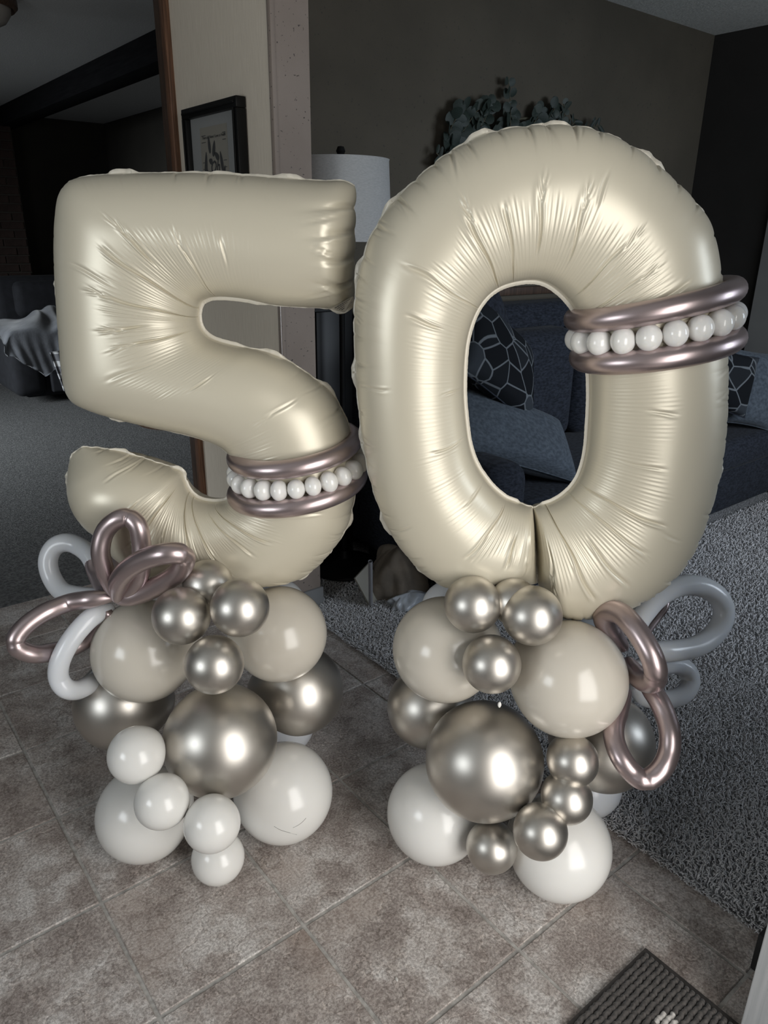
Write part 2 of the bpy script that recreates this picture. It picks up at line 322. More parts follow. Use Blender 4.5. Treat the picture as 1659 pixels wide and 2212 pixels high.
def foil(name, rungs, yd, wmax, endR, seed, label, Ns=2000, Nt=84, lobes=0, quiet=None):
    rs = np.random.RandomState(seed)
    A = np.array([plane(a, b, HF, yd) for a, b, c, d in rungs]); B = np.array([plane(c, d, HF, yd) for a, b, c, d in rungs])
    A2 = np.c_[A@HR, A[:, 2]]; B2 = np.c_[B@HR, B[:, 2]]
    AB = catmull(np.c_[A2, B2], Ns); A2, B2 = AB[:, :2], AB[:, 2:]
    Mi = (A2+B2)/2
    sl = lambda P: np.r_[0, np.cumsum(np.linalg.norm(np.diff(P, axis=0), axis=1))]
    sA, sM, sB = sl(A2), sl(Mi), sl(B2)
    L = np.linalg.norm(A2-B2, axis=1)
    w = np.minimum(.5*L*.98, wmax); w = smooth1(w, 25)
    # ends close like a pillow
    e = np.minimum(sM, sM[-1]-sM)
    endf = np.sqrt(np.clip(1-(1-np.clip(e/endR, 0, 1))**2, 0, 1))
    w = w*endf
    tg = np.gradient(A2, axis=0); tg /= np.linalg.norm(tg, axis=1)[:, None]+1e-9
    across = (B2-A2)/np.maximum(L, 1e-6)[:, None]
    th = np.linspace(0, math.pi, Nt); t = (1-np.cos(th))/2                # 0 at A, 1 at B
    Tt = t[None, :]; ez = np.minimum(1, e/.03)[:, None]
    gM = np.maximum(smooth1(np.gradient(sM), 14), 1e-6); disp = np.zeros((Ns, Nt)); scal = {}
    if quiet:
        ii = [np.argmin(np.linalg.norm(Mi-(A_+B_)/2, axis=1)) for A_, B_ in ((np.array([A[q]@HR, A[q][2]]), np.array([B[q]@HR, B[q][2]])) for q in quiet)]
        qz = np.ones(Ns); qz[ii[0]:ii[1]] = .12; qz = smooth1(qz, 20)
    for side, sI, sO in (('B', sB, sA), ('A', sA, sB)):
        d_in = (1-Tt) if side == 'B' else Tt; d_out = 1-d_in
        conv = smooth1(np.clip(1.08-smooth1(np.gradient(sI), 14)/gM*1.2, 0, 1), 14)   # 1 where this seam bunches up
        curvy = smooth1(np.clip((smooth1(np.gradient(sO), 20)/gM-1)*2, 0, 1), 14)      # 1 where the other seam stretches round a bend
        # scallops and puckers of the far seam
        k = []; p = .02
        while p < sO[-1]: k.append(p); p += rs.uniform(.030, .070)
        k = np.array(k); ph = np.interp(sO, k, np.arange(len(k)))
        scal['A' if side == 'B' else 'B'] = (np.abs(np.sin(math.pi*ph))**.45*.0042-.0015)*curvy*(qz if quiet and side == 'B' else 1)
        if quiet and side == 'B': curvy = curvy*qz
        for q in k:
            c_ = np.interp(q, sO, curvy); a = rs.uniform(.3, 1.0)*c_
            if a < .05: continue
            ln = rs.uniform(.04, .12); i0, i1 = np.searchsorted(sO, [q-.03, q+.03])
            if i1-i0 < 3: continue
            x = (sO-q)[i0:i1, None]+d_out*rs.uniform(-.12, .12); wd = .0026+d_out*.010
            disp[i0:i1] += a*(-.0045*np.exp(-(x/wd)**2)+.0020*np.exp(-((x-.006)/wd)**2))*np.exp(-(d_out/ln)**2)*ez[i0:i1]
            for _ in range(2):
                x = (sO-q-rs.uniform(-.02, .02))[i0:i1, None]+d_out*rs.uniform(-.1, .1)
                disp[i0:i1] -= a*.0016*np.exp(-(x/.0022)**2)*np.exp(-((d_out-.04)/(ln*.6))**2)*ez[i0:i1]
        # fine gathers fanning out of the inner seam, strongest about a third of the way across
        G = np.arange(0, sM[-1]+.1, .013)
        jit = np.interp(sM, G, np.cumsum(rs.uniform(-.5, .5, len(G)))); amp = np.interp(sM, G, rs.uniform(.05, 1, len(G)))
        G2 = np.arange(0, sM[-1]+.1, .024); reach = smooth1(np.interp(sM, G2, rs.uniform(.42, .66, len(G2))), 6)
        mask = np.clip((reach[:, None]-d_in)/.10, 0, 1)*(.12+.88*np.clip(d_in/.30, 0, 1))*np.clip(d_in/.03, 0, 1)
        lamv = sM*2*math.pi/.0088+jit*2
        disp += np.sin(lamv[:, None]+5*d_in*np.sin(sM*9)[:, None])*(.00082*(conv**.8)*amp)[:, None]*mask*ez
        disp += np.sin((sM*2*math.pi/.0052+jit*3)[:, None])*(.00022*(conv**.8+.03)*amp[::-1])[:, None]*mask*ez
        # long deep creases
        p = .03; cr = []
        while p < sM[-1]-.03:
            c_ = np.interp(p, sM, conv); cr.append((p, c_)); p += rs.uniform(.036, .075)/(.25+c_)
        for q, c_ in cr:
            if c_ < .05 and rs.rand() < .5: continue
            base = rs.uniform(.0, .08) if rs.rand() < .4+.4*c_ else rs.uniform(.18, .36)
            end = rs.uniform(.46, .70) if c_ > .3 else base+rs.uniform(.12, .3); a = rs.uniform(.5, 1.)*(.34+.66*c_)
            slope = rs.uniform(-.03, .03); i0, i1 = np.searchsorted(sM, [q-.05, q+.05])
            x = (sM[i0:i1]-q)[:, None]+(d_in-.3)*slope+.0025*np.sin(d_in*14+q*90)
            wd = .0016+.0032*d_in; env = 1/(1+np.exp(-(d_in-base)/.02))/(1+np.exp((d_in-end)/.014))
            disp[i0:i1] += a*(-.0056*np.exp(-(x/wd)**2)+.0034*np.exp(-((x-1.9*wd)/wd)**2)+.0016*np.exp(-((x+2.4*wd)/(wd*1.3))**2))*env*ez[i0:i1]
            if rs.rand() < .75*c_+.1:        # forked bright fold at the far end
                for g in (-1.2, 0, 1):
                    x2 = x-g*(.005+(d_in-end)*.06); e2 = np.exp(-((d_in-end+.05*abs(g))/.06)**2)
                    disp[i0:i1] += a*(.0040*np.exp(-(x2/.0021)**2)-.003*np.exp(-((x2-.0042)/.0021)**2))*e2*ez[i0:i1]
    P2 = A2[:, None, :]*(1-t)[None, :, None]+B2[:, None, :]*t[None, :, None]
    P2 = P2-(across*scal['A'][:, None])[:, None, :]*((1-t)**9)[None, :, None]+(across*scal['B'][:, None])[:, None, :]*(t**9)[None, :, None]
    A2 = A2-across*scal['A'][:, None]; B2 = B2+across*scal['B'][:, None]
    Hh = w[:, None]*np.sin(th)[None, :]**.96
    # gathered lobes on the flat end of the arm
    if lobes:
        es = sM[:, None]; kk = np.linspace(0, 1, lobes+1)+np.r_[0, rs.uniform(-.025, .025, lobes-1), 0]; Ll = L[0]
        ph = np.interp(t, kk, np.arange(lobes+1)); sc = np.abs(np.sin(math.pi*ph))**.4
        tm_ = np.gradient(Mi, axis=0); tm_ /= np.linalg.norm(tm_, axis=1)[:, None]
        P2 = P2-tm_[:, None, :]*(sc[None, :, None]*.008-.002)*np.exp(-(es/.03)**2)[..., None]
        for q in kk[1:-1]:
            x = (Tt-q)*Ll+es*rs.uniform(-.15, .15); ln = rs.uniform(.035, .075)
            disp += (-.0075*np.exp(-(x/(.0022+.10*es))**2)+.0028*np.exp(-((x-.007)/.004)**2))*np.exp(-((es-.008)/ln)**2)*np.clip(es/.006, 0, 1)
            for _ in range(3):
                x = (Tt-q)*Ll+rs.uniform(-.02, .02)+es*rs.uniform(-.3, .3)
                disp += (-.0022*np.exp(-(x/.0020)**2)+.0018*np.exp(-((x-.004)/.0020)**2))*np.exp(-((es-rs.uniform(.03, .06))/.028)**2)
    def sheet(sign, P2, Hh, disp):
        P = P2[..., 0:1]*HR+P2[..., 1:2]*EZ+yd*HF
        P = P-sign*HF*Hh[..., None]
        du = np.gradient(P, axis=0); dv = np.gradient(P, axis=1); n = np.cross(du, dv); n /= np.linalg.norm(n, axis=2)[..., None]+1e-12
        n *= np.sign((n*(-sign*HF)).sum(2))[..., None]
        return P+n*disp[..., None]
    dz = disp.copy(); dz[:, 0] = 0; dz[:, -1] = 0
    Pf = sheet(1, P2, Hh, dz)
    st = 3; Pb = sheet(-1, P2[::st], Hh[::st], dz[::st]*.6)
    def grid(ns, nt, off, flip):
        i = np.arange(ns-1)[:, None]*nt+np.arange(nt-1)[None, :]+off
        f = np.stack([i, i+1, i+nt+1, i+nt], -1).reshape(-1, 4)
        return f[:, ::-1] if flip else f
    ns2 = Pb.shape[0]
    V = np.concatenate([Pf.reshape(-1, 3), Pb.reshape(-1, 3)]); 
    n0 = np.cross(Pf[1, 5]-Pf[0, 5], Pf[0, 6]-Pf[0, 5])@(-HF); mid = Ns//2
    n0 = np.cross(Pf[mid+1, 30]-Pf[mid, 30], Pf[mid, 31]-Pf[mid, 30])@(-HF)
    fr = grid(Ns, Nt, 0, n0 > 0); bk = grid(ns2, Nt, Ns*Nt, not (n0 > 0))
    base = (A2.mean(0)+B2.mean(0))/2; zb = P2[..., 1].min()
    org = base[0]*HR+yd*HF+zb*EZ
    root = thing(name, label, 'balloon', tuple(float(q) for q in org))
    me = npmesh('body', V-org, np.concatenate([fr, bk])); link('body', me, M['foil'], root)
    # flat welded seam: a thin ribbon with real thickness all round
    outl = np.concatenate([A2[::4], B2[::-4]]); 
    if np.linalg.norm(A2[0]-B2[0]) > .02:
        n_ = 40; q = np.linspace(0, 1, n_)[1:-1, None]; outl = np.concatenate([A2[::4], A2[-1]*(1-q)+B2[-1]*q, B2[::-4], B2[0]*(1-q)+A2[0]*q])
    O = outl; n = len(O)
    tgo = np.roll(O, -3, 0)-np.roll(O, 3, 0); tgo /= np.linalg.norm(tgo, axis=1)[:, None]+1e-9
    nn = np.c_[tgo[:, 1], -tgo[:, 0]]
    area_ = .5*np.sum(O[:, 0]*np.roll(O[:, 1], -1)-np.roll(O[:, 0], -1)*O[:, 1]); nn = nn*np.sign(area_)
    dl = np.linalg.norm(np.roll(O, -1, 0)-O, axis=1); ss = np.cumsum(dl)
    # turning of the outline: hollow stretches show a broad quiet rim, outer ones a narrow one with a few flaps
    ang = np.arctan2(tgo[:, 1], tgo[:, 0]); kap = np.angle(np.exp(1j*(np.roll(ang, -8)-np.roll(ang, 8))))*np.sign(area_)
    kk_ = np.exp(-.5*(np.arange(-30, 31)/12)**2); kk_ /= kk_.sum(); kap = np.convolve(np.r_[kap[-30:], kap, kap[:30]], kk_, 'valid')
    hol = np.clip(.5-kap*8, 0, 1)
    fl_ = np.clip(np.sin(ss*2*math.pi/.17+seed)+.6*np.sin(ss*2*math.pi/.11+2*seed)-.25, 0, 1)
    wid = hol*.0078+(1-hol)*(.0022+.0075*fl_)+.0003*rs.uniform(-1, 1, n)
    wob = (1-hol)*(.0030*np.sin(ss*2*math.pi/.05)+.002*np.sin(ss*2*math.pi/.021+1))
    rows = []
    for off, dy in ((-.004, -.0006), (1, -.0004), (1, .0004), (-.004, .0006)):
        q = O+nn*(wid[:, None] if off == 1 else off)
        yy = yd+dy+(wob if off == 1 else wob*.0)
        rows.append(q[:, :1]*HR+q[:, 1:]*EZ+yy[:, None]*HF)
    V = np.concatenate(rows)-org; idx = np.arange(n); f = []
    for r_ in range(4):
        a, b = r_*n, ((r_+1) % 4)*n
        f.append(np.stack([a+idx, a+(idx+1) % n, b+(idx+1) % n, b+idx], -1))
    link('seam', npmesh('seam', V, np.concatenate(f)), M['rim'], root, label='flat welded cream seam around the edge')
    return root, org
R5 = [(764,400,760,655),(742,391,738,668),(700,391,702,665),(600,385,600,659),(500,379,535,646),(400,375,492,641),(300,375,461,641),(215,379,445,646),(163,388,436,652),(137,413,431,662),(127,460,429,672),(124,540,428,680),(128,640,429,690),(134,730,431,700),(140,800,437,713),(148,842,448,725),(167,868,463,734),(215,889,488,742),(275,906,520,749),(340,921,564,757),(400,933,623,780),(445,946,665,808),(478,960,708,842),(497,978,736,882),(506,998,755,932),(510,1020,764,985),(509,1043,768,1040),(503,1064,762,1085),(490,1080,749,1133),(470,1084,715,1187),(450,1083,660,1237),(431,1078,590,1256),(416,1068,500,1258),(405,1054,410,1252),(399,1040,330,1238),(394,1028,258,1198),(389,1017,213,1150),(366,1008,182,1120),(326,995,163,1090),(285,983,153,1062),(244,973,150,1032),(207,966,151,1004),(180,964,155,982)]
R0 = [(1158,1262,1150,1094),(1110,1262,1138,1092),(1050,1268,1124,1088),(985,1266,1105,1081),(925,1240,1088,1073),(860,1172,1059,1047),(825,1105,1030,1006),(800,1030,1014,963),(785,950,1006,913),(774,860,1001,850),(769,770,1002,790),(767,690,1006,745),(772,620,1013,712),(790,545,1024,681),(818,484,1036,659),(860,430,1052,639),(915,377,1071,624),(975,330,1092,614),(1051,292,1115,608),(1130,277,1138,605),(1210,273,1162,606),(1290,286,1185,614),(1365,320,1208,630),(1430,372,1226,648),(1487,427,1241,668),(1528,485,1252,690),(1545,555,1261,720),(1556,640,1268,760),(1563,740,1273,805),(1565,840,1274,860),(1561,930,1271,920),(1548,1020,1266,975),(1524,1106,1254,1020),(1485,1196,1238,1048),(1430,1260,1218,1068),(1359,1303,1196,1082),(1290,1323,1178,1089),(1219,1327,1163,1093),(1185,1300,1156,1095),(1164,1262,1151,1095)]
five, org5 = foil('number_balloon', R5, 1.62, .112, .062, 3, 'giant cream foil balloon shaped as the numeral 5, on the left', lobes=5, quiet=(5, 19))
zero, org0 = foil('number_balloon', R0, 1.49, .103, .055, 11, 'giant cream foil balloon shaped as the numeral 0, on the right')
# small printed tab on the lower corner of the 5
tl, tr_, br_, bl = [plane(*q, HF, 1.60) for q in ((705, 648), (762, 641), (769, 655), (737, 678))]
b = MB(); vs = []
for d in (0, .0015):
    vs.append([b.b.verts.new(Vector(q-org5+HF*d)) for q in (plane(712, 668, HF, 1.57), plane(762, 640, HF, 1.57), plane(767, 652, HF, 1.60), plane(744, 675, HF, 1.60))])
b.b.faces.new(vs[0]); b.b.faces.new(vs[1][::-1])
for i in range(4): b.b.faces.new((vs[0][i], vs[0][(i+1) % 4], vs[1][(i+1) % 4], vs[1][i]))
tab = b.done('label_tab', M['rim'], five, label='folded corner tab with fine black print')
b = MB()
for r_ in range(4):
    x = 0
    for k in range(9):
        u0, u1 = .12+x, min(.12+x+rnd.uniform(.03, .1), .92); x = u1-.12+.02
        if u1 >= .92: break
        pp = []
        for u, v in ((u0, .15+r_*.17), (u1, .15+r_*.17), (u1, .21+r_*.17), (u0, .21+r_*.17)):
            a = plane(712, 668, HF, 1.57)*(1-u)+plane(762, 640, HF, 1.57)*u; c = plane(744, 675, HF, 1.60)*(1-u)+plane(767, 652, HF, 1.60)*u
            pp.append(Vector(a*(1-v)+c*v-org5-HF*.0012))
        b.b.faces.new([b.b.verts.new(q) for q in pp])
b.done('fine_print', M['ink'], tab, kind='stuff')

# ------------------------------------------------------------------ round balloons
def tube_mesh(P, R, n=20, closed=True, name='tube', pinch=None):
    P = np.asarray(P, float); m_ = len(P)
    tg = np.roll(P, -1, 0)-np.roll(P, 1, 0)
    if not closed: tg[0] = P[1]-P[0]; tg[-1] = P[-1]-P[-2]
    tg /= np.linalg.norm(tg, axis=1)[:, None]
    u = np.cross(tg[0], [0.3, .5, .8]); u /= np.linalg.norm(u); U = []
    for t in tg:
        u = u-t*(u@t); u /= np.linalg.norm(u); U.append(u)
    U = np.array(U)
    if closed:   # spread closure twist
        a = U[-1]-tg[0]*(U[-1]@tg[0]); a /= np.linalg.norm(a); an = math.atan2(np.cross(a, U[0])@tg[0], a@U[0])
        w_ = np.linspace(0, an, m_); U = U*np.cos(w_)[:, None]+np.cross(tg, U)*np.sin(w_)[:, None]
    Wv = np.cross(tg, U); th = np.arange(n)*2*math.pi/n
    R = np.broadcast_to(R, (m_,))
    V = P[:, None]+R[:, None, None]*(np.cos(th)[None, :, None]*U[:, None]+np.sin(th)[None, :, None]*Wv[:, None])
    i = np.arange(m_ if closed else m_-1)[:, None]; j = np.arange(n)[None, :]
    f = np.stack([i*n+j, i*n+(j+1) % n, ((i+1) % m_)*n+(j+1) % n, ((i+1) % m_)*n+j], -1).reshape(-1, 4)
    V = V.reshape(-1, 3)
    return V, f
def balloon_mesh(axis, pear=.10):
    n, m_ = 56, 36; V = []; 
    a = Vector(axis).normalized(); q = a.to_track_quat('Z', 'Y').to_matrix()
    for i in range(m_+1):
        ph = math.pi*i/m_; z = math.cos(ph); r = math.sin(ph)
        if z < 0:
            r *= 1-pear*z*z; z *= 1+.14*z*z*pear/.1
        for j in range(n):
            t = 2*math.pi*j/n; V.append(tuple(q @ Vector((r*math.cos(t), r*math.sin(t), z))))
    f = [(i*n+j, (i+1)*n+j, (i+1)*n+(j+1) % n, i*n+(j+1) % n) for i in range(m_) for j in range(n)]
    return npmesh('balloon', V, f)
def ball(px, py, rpx, label, mt, axis_c, R=None, z=None, group=None, name='round_balloon', sink=0):
    if z is not None:
        P = onz(px, py, z); D = (P-C0)@FW; R = rpx/F*D/ (1+((px-829.5)/F)**2+((py-1106)/F)**2)**.25 if R is None else R
    else:
        k = rpx/F/(1+((px-829.5)/F)**2+((py-1106)/F)**2)**.25; D = R/k+sink; P = at(px, py, D)
    ax = P-np.array([axis_c[0], axis_c[1], P[2]]); ax = ax/np.linalg.norm(ax)
    o = link(name, balloon_mesh(ax), M[mt]); o.scale = (R, R, R); o.location = [float(q) for q in P]
    tag(o, label, 'balloon', group)
    return o
def floorball(px, py, rpx, label, mt, axis_c, group=None):
    k = rpx/F/(1+((px-829.5)/F)**2+((py-1106)/F)**2)**.25
    d = ray(px, py)[2]; D = H/(k-d); R = k*D
    return ball(px, py, rpx, label, mt, axis_c, R=R, group=group)
AL, AR = (.67, 1.53), (1.17, 1.00)
gL, gR = 'balloons of the left stack under the 5', 'balloons of the right stack under the 0'
floorball(312, 1757, 107, 'large white balloon at bottom left of the left stack, on the tiles', 'white', AL, gL)
sb_ = floorball(612, 1711, 110, 'large white balloon at bottom right of the left stack, with a scuff mark', 'white', AL, gL)
floorball(471, 1852, 60, 'small white balloon lowest of the left chain, resting on the tiles', 'white', (.58, 1.36), gL)
ball(458, 1779, 64, 'small cream balloon in the left chain, directly above the lowest one', 'white', AL, R=.060, group=gL)
ball(350, 1731, 62, 'small cream balloon second from the top of the left chain', 'white', AL, R=.058, group=gL)
ball(295, 1630, 64, 'small cream balloon topmost of the left chain, beside the big chrome one', 'white', AL, R=.061, group=gL)
ball(476, 1598, 126, 'big chrome champagne balloon at the front of the left stack', 'chrome', AL, R=.131, group=gL)
ball(645, 1490, 98, 'chrome balloon at right rear of the left stack, behind the cream one', 'chrome', AL, z=.33, group=gL)
ball(262, 1520, 103, 'dim chrome balloon at left rear of the left stack', 'chrome', AL, z=.33, group=gL)
ball(312, 1405, 114, 'large cream balloon at left of the upper tier, left stack', 'cream', AL, R=.122, group=gL)
ball(603, 1369, 104, 'large cream balloon at right of the upper tier, left stack', 'cream', AL, R=.115, group=gL)
ball(392, 1330, 64, 'small chrome balloon left of the trio on the left stack', 'chrome', AL, R=.062, group=gL)
ball(518, 1312, 64.5, 'small chrome balloon right of the trio on the left stack', 'chrome', AL, R=.062, group=gL)
ball(463, 1435, 65, 'small chrome balloon lowest of the trio on the left stack', 'chrome', AL, R=.062, group=gL)
ball(449, 1262, 55, 'small chrome balloon behind the trio, touching the bottom of the five numeral', 'chrome', AL, R=.0555, group=gL)
ball(598, 1312, 64, 'pale balloon peeking out behind the upper cream pair, left stack', 'petal', AL, R=.076, group=gL)
ball(610, 1560, 68, 'pale balloon peeking out low behind the right chrome, left stack', 'petal', AL, z=.10, R=.095, group=gL)
floorball(941, 1756, 109, 'large white balloon at bottom left of the right stack', 'white', AR, gR)
floorball(1208, 1828, 117, 'large white balloon at bottom right of the right stack, nearest the mat', 'white', AR, gR)
ball(1062, 1829, 58, 'small chrome balloon lowest of the right chain, just over the tiles', 'chrome', AR, R=.0575, group=gR)
ball(1167, 1796, 62, 'small chrome balloon second lowest of the right chain', 'chrome', AR, R=.0570, group=gR)
ball(1224, 1724, 58, 'small chrome balloon second from the top of the right chain', 'chrome', AR, R=.0545, group=gR)
ball(1237, 1643, 58, 'small chrome balloon topmost of the right chain, under the big cream one', 'chrome', AR, R=.0550, group=gR)
rb = ball(1046, 1642, 131, 'big chrome champagne balloon at the front of the right stack', 'chrome', AR, R=.133, group=gR)
ball(925, 1527, 90, 'chrome balloon at left rear of the right stack', 'chrome', AR, z=.33, group=gR)
ball(1305, 1603, 110, 'chrome balloon at right rear of the right stack, behind the petals', 'chrome', AR, z=.33, group=gR)
ball(962, 1402, 115, 'large cream balloon at left of the upper tier, right stack', 'cream', AR, R=.120, group=gR)
ball(1227, 1465, 129, 'large cream balloon at right of the upper tier, right stack', 'cream', AR, R=.127, group=gR)
ball(1021, 1305, 62.5, 'small chrome balloon left of the trio on the right stack', 'chrome', AR, R=.060, group=gR)
ball(1149, 1329, 66, 'small chrome balloon right of the trio on the right stack', 'chrome', AR, R=.062, group=gR)
ball(1062, 1434, 64.5, 'small chrome balloon lowest of the trio on the right stack', 'chrome', AR, R=.0605, group=gR)
ball(1110, 1299, 52, 'small chrome balloon behind the trio, touching the bottom of the zero numeral', 'chrome', AR, R=.0500, group=gR)
ball(975, 1318, 66, 'pale translucent balloon behind the trio, left of the right stack', 'petal', AR, R=.074, group=gR)
ball(1245, 1400, 75, 'pale balloon hidden behind the big upper cream one, right stack', 'petal', AR, R=.080, group=gR)
ball(1268, 1690, 66, 'pale balloon low behind the right chrome, right stack', 'petal', AR, z=.11, R=.090, group=gR)
# two hair-thin scuffs on the white balloon
def scuff(ob, pts):
    c = np.array(ob.location); r = ob.scale[0]; Q = []
    for x, y in pts:
        d = ray(x, y); d = d/np.linalg.norm(d); b_ = (c-C0)@d; disc = b_*b_-((c-C0)@(c-C0)-r*r); Q.append(C0+d*(b_-math.sqrt(max(disc, 0))))
    V, f = tube_mesh(catmull(np.array(Q), 24), .0004, n=6, closed=False); k = link('scuff', npmesh('scuff', (V-c)/r, f), M['ink'], ob, label='thin dark scuff mark')
scuff(sb_, [(592, 1785), (606, 1793), (622, 1798), (641, 1803)]); scuff(sb_, [(633, 1788), (645, 1782), (654, 1775), (661, 1767)])
# burst knot on the big chrome balloon
kb = balloon_mesh((0, 0, 1)); kb.name = 'knot'
ko = link('knot', kb, M['knot'], rb, label='tiny pale tied knot'); ko.matrix_parent_inverse = Matrix.Identity(4)
kp = at(1079, 1522, 1.555); ko.location = [float(q) for q in (kp-np.array(rb.location))/rb.scale[0]]; ko.scale = (.03, .03, .05)

# ------------------------------------------------------------------ long balloons
def petal(root, org, pts, width, mt, label=None, tip=None, n=110):
    P = np.array([at(x, y, d) for x, y, d in pts]); Q = catmull(P, n)
    dm = np.mean([p[2] for p in pts]); R = width*.535/F*dm
    u = np.linspace(0, 1, n); rad = R*(.45+.55*np.clip(np.minimum(u, 1-u)/.10, 0, 1)**.6)
    if tip is not None:   # the pinched fold at the far end
        tp = np.argmin(np.linalg.norm(Q-at(*tip), axis=1)); rad = rad*(1-.10*np.exp(-((np.arange(n)-tp)/1.2)**2))
    V, f = tube_mesh(Q, rad, closed=False)
    k = 20; V = np.concatenate([V, Q[:1], Q[-1:]]); 
    me = bpy.data.meshes.new('petal'); fl_ = [tuple(int(a) for a in q) for q in f]
    nv = len(V)-2; fl_ += [(int((j+1) % k), j, nv) for j in range(k)]+[((n-1)*k+j, (n-1)*k+(j+1) % k, nv+1) for j in range(k)]
    me.from_pydata([tuple(float(c) for c in v) for v in V-org], [], fl_); me.polygons.foreach_set('use_smooth', [True]*len(me.polygons))
    bm2 = bmesh.new(); bm2.from_mesh(me); bmesh.ops.recalc_face_normals(bm2, faces=bm2.faces); bm2.to_mesh(me); bm2.free()
    o = link('petal', me, M[mt], root)
    if label: o['label'] = label
    return o
hl = at(243, 1284, 1.69)
fA = thing('balloon_flower', 'mauve and white looped balloon flower on the left side of the left stack', 'balloon flower', tuple(float(q) for q in hl), 'balloon flowers')
petal(fA, hl, [(243,1282,1.66),(226,1230,1.62),(217,1190,1.60),(226,1150,1.59),(250,1124,1.58),(277,1118,1.58),(297,1135,1.58),(305,1170,1.59),(306,1205,1.60),(301,1245,1.62),(278,1278,1.65),(252,1288,1.67)], 38, 'mauve', 'mauve petal pointing up', (277,1118,1.58))
petal(fA, hl, [(253,1295,1.655),(257,1258,1.61),(278,1229,1.57),(315,1207,1.54),(356,1196,1.52),(388,1196,1.53),(399,1209,1.555),(385,1236,1.59),(350,1260,1.62),(310,1280,1.645),(270,1291,1.66),(252,1291,1.67)], 42, 'mauve', 'mauve petal leaning right', (396,1202,1.535))
petal(fA, hl, [(246,1288,1.68),(199,1294,1.67),(149,1302,1.68),(101,1321,1.65),(61,1347,1.63),(37,1374,1.62),(35,1393,1.62),(48,1405,1.63),(76,1413,1.65),(113,1408,1.69),(159,1397,1.73),(200,1370,1.74),(236,1320,1.71)], 37, 'mauve', 'mauve petal pointing left', (31,1388,1.62))
petal(fA, hl, [(243,1282,1.72),(222,1268,1.76),(207,1243,1.80),(200,1215,1.82),(215,1190,1.83),(240,1190,1.82),(255,1220,1.79),(250,1262,1.74)], 30, 'mauve', 'mauve petal at the back')
petal(fA, hl, [(240,1276,1.80),(214,1238,1.82),(192,1198,1.83),(166,1178,1.84),(143,1172,1.84),(121,1179,1.84),(107,1198,1.84),(104,1222,1.84),(114,1252,1.84),(134,1277,1.83),(162,1286,1.82),(205,1290,1.80),(240,1286,1.79)], 38, 'petal', 'white petal at upper left')
petal(fA, hl, [(243,1312,1.74),(203,1330,1.70),(171,1360,1.68),(144,1398,1.67),(128,1435,1.67),(127,1465,1.68),(141,1486,1.69),(165,1491,1.72),(192,1479,1.76),(214,1462,1.80),(232,1430,1.82)], 39, 'petal', 'white petal at lower left')
hr = at(1362, 1430, 1.66)
fB = thing('balloon_flower', 'mauve and white looped balloon flower on the right side of the right stack', 'balloon flower', tuple(float(q) for q in hr), 'balloon flowers')
petal(fB, hr, [(1372,1395,1.68),(1381,1341,1.70),(1397,1316,1.71),(1420,1291,1.72),(1450,1272,1.73),(1482,1264,1.74),(1518,1268,1.75),(1548,1286,1.76),(1563,1313,1.77),(1560,1343,1.77),(1540,1373,1.76),(1505,1396,1.74),(1462,1405,1.72),(1425,1407,1.70),(1385,1404,1.68)], 43, 'petal', 'white petal pointing right')
petal(fB, hr, [(1372,1440,1.70),(1405,1436,1.75),(1437,1436,1.78),(1462,1436,1.80),(1484,1448,1.81),(1492,1472,1.81),(1480,1496,1.80),(1454,1509,1.79),(1422,1512,1.78),(1391,1504,1.76),(1366,1480,1.74)], 38, 'petal', 'white petal at lower right, behind the mauve ones')
petal(fB, hr, [(1350,1402,1.63),(1322,1368,1.62),(1305,1336,1.60),(1313,1320,1.58),(1341,1326,1.55),(1368,1353,1.52),(1392,1388,1.50),(1410,1424,1.49),(1417,1456,1.50),(1410,1472,1.53),(1390,1470,1.57),(1370,1452,1.61),(1354,1425,1.64)], 45, 'mauve', 'front mauve petal', (1416,1462,1.50))
petal(fB, hr, [(1378,1465,1.62),(1400,1482,1.60),(1422,1512,1.57),(1438,1548,1.55),(1447,1586,1.53),(1445,1624,1.52),(1432,1656,1.51),(1410,1678,1.51),(1391,1685,1.51),(1368,1671,1.52),(1344,1641,1.53),(1329,1606,1.55),(1326,1574,1.57),(1335,1540,1.60),(1355,1490,1.64)], 42, 'mauve', 'mauve petal hanging down', (1393,1686,1.51))
petal(fB, hr, [(1380,1400,1.70),(1402,1361,1.76),(1422,1334,1.80),(1437,1312,1.83),(1444,1270,1.85),(1446,1246,1.85),(1428,1250,1.84),(1405,1300,1.80),(1385,1360,1.75)], 14, 'mauve', 'thin mauve petal at the back')
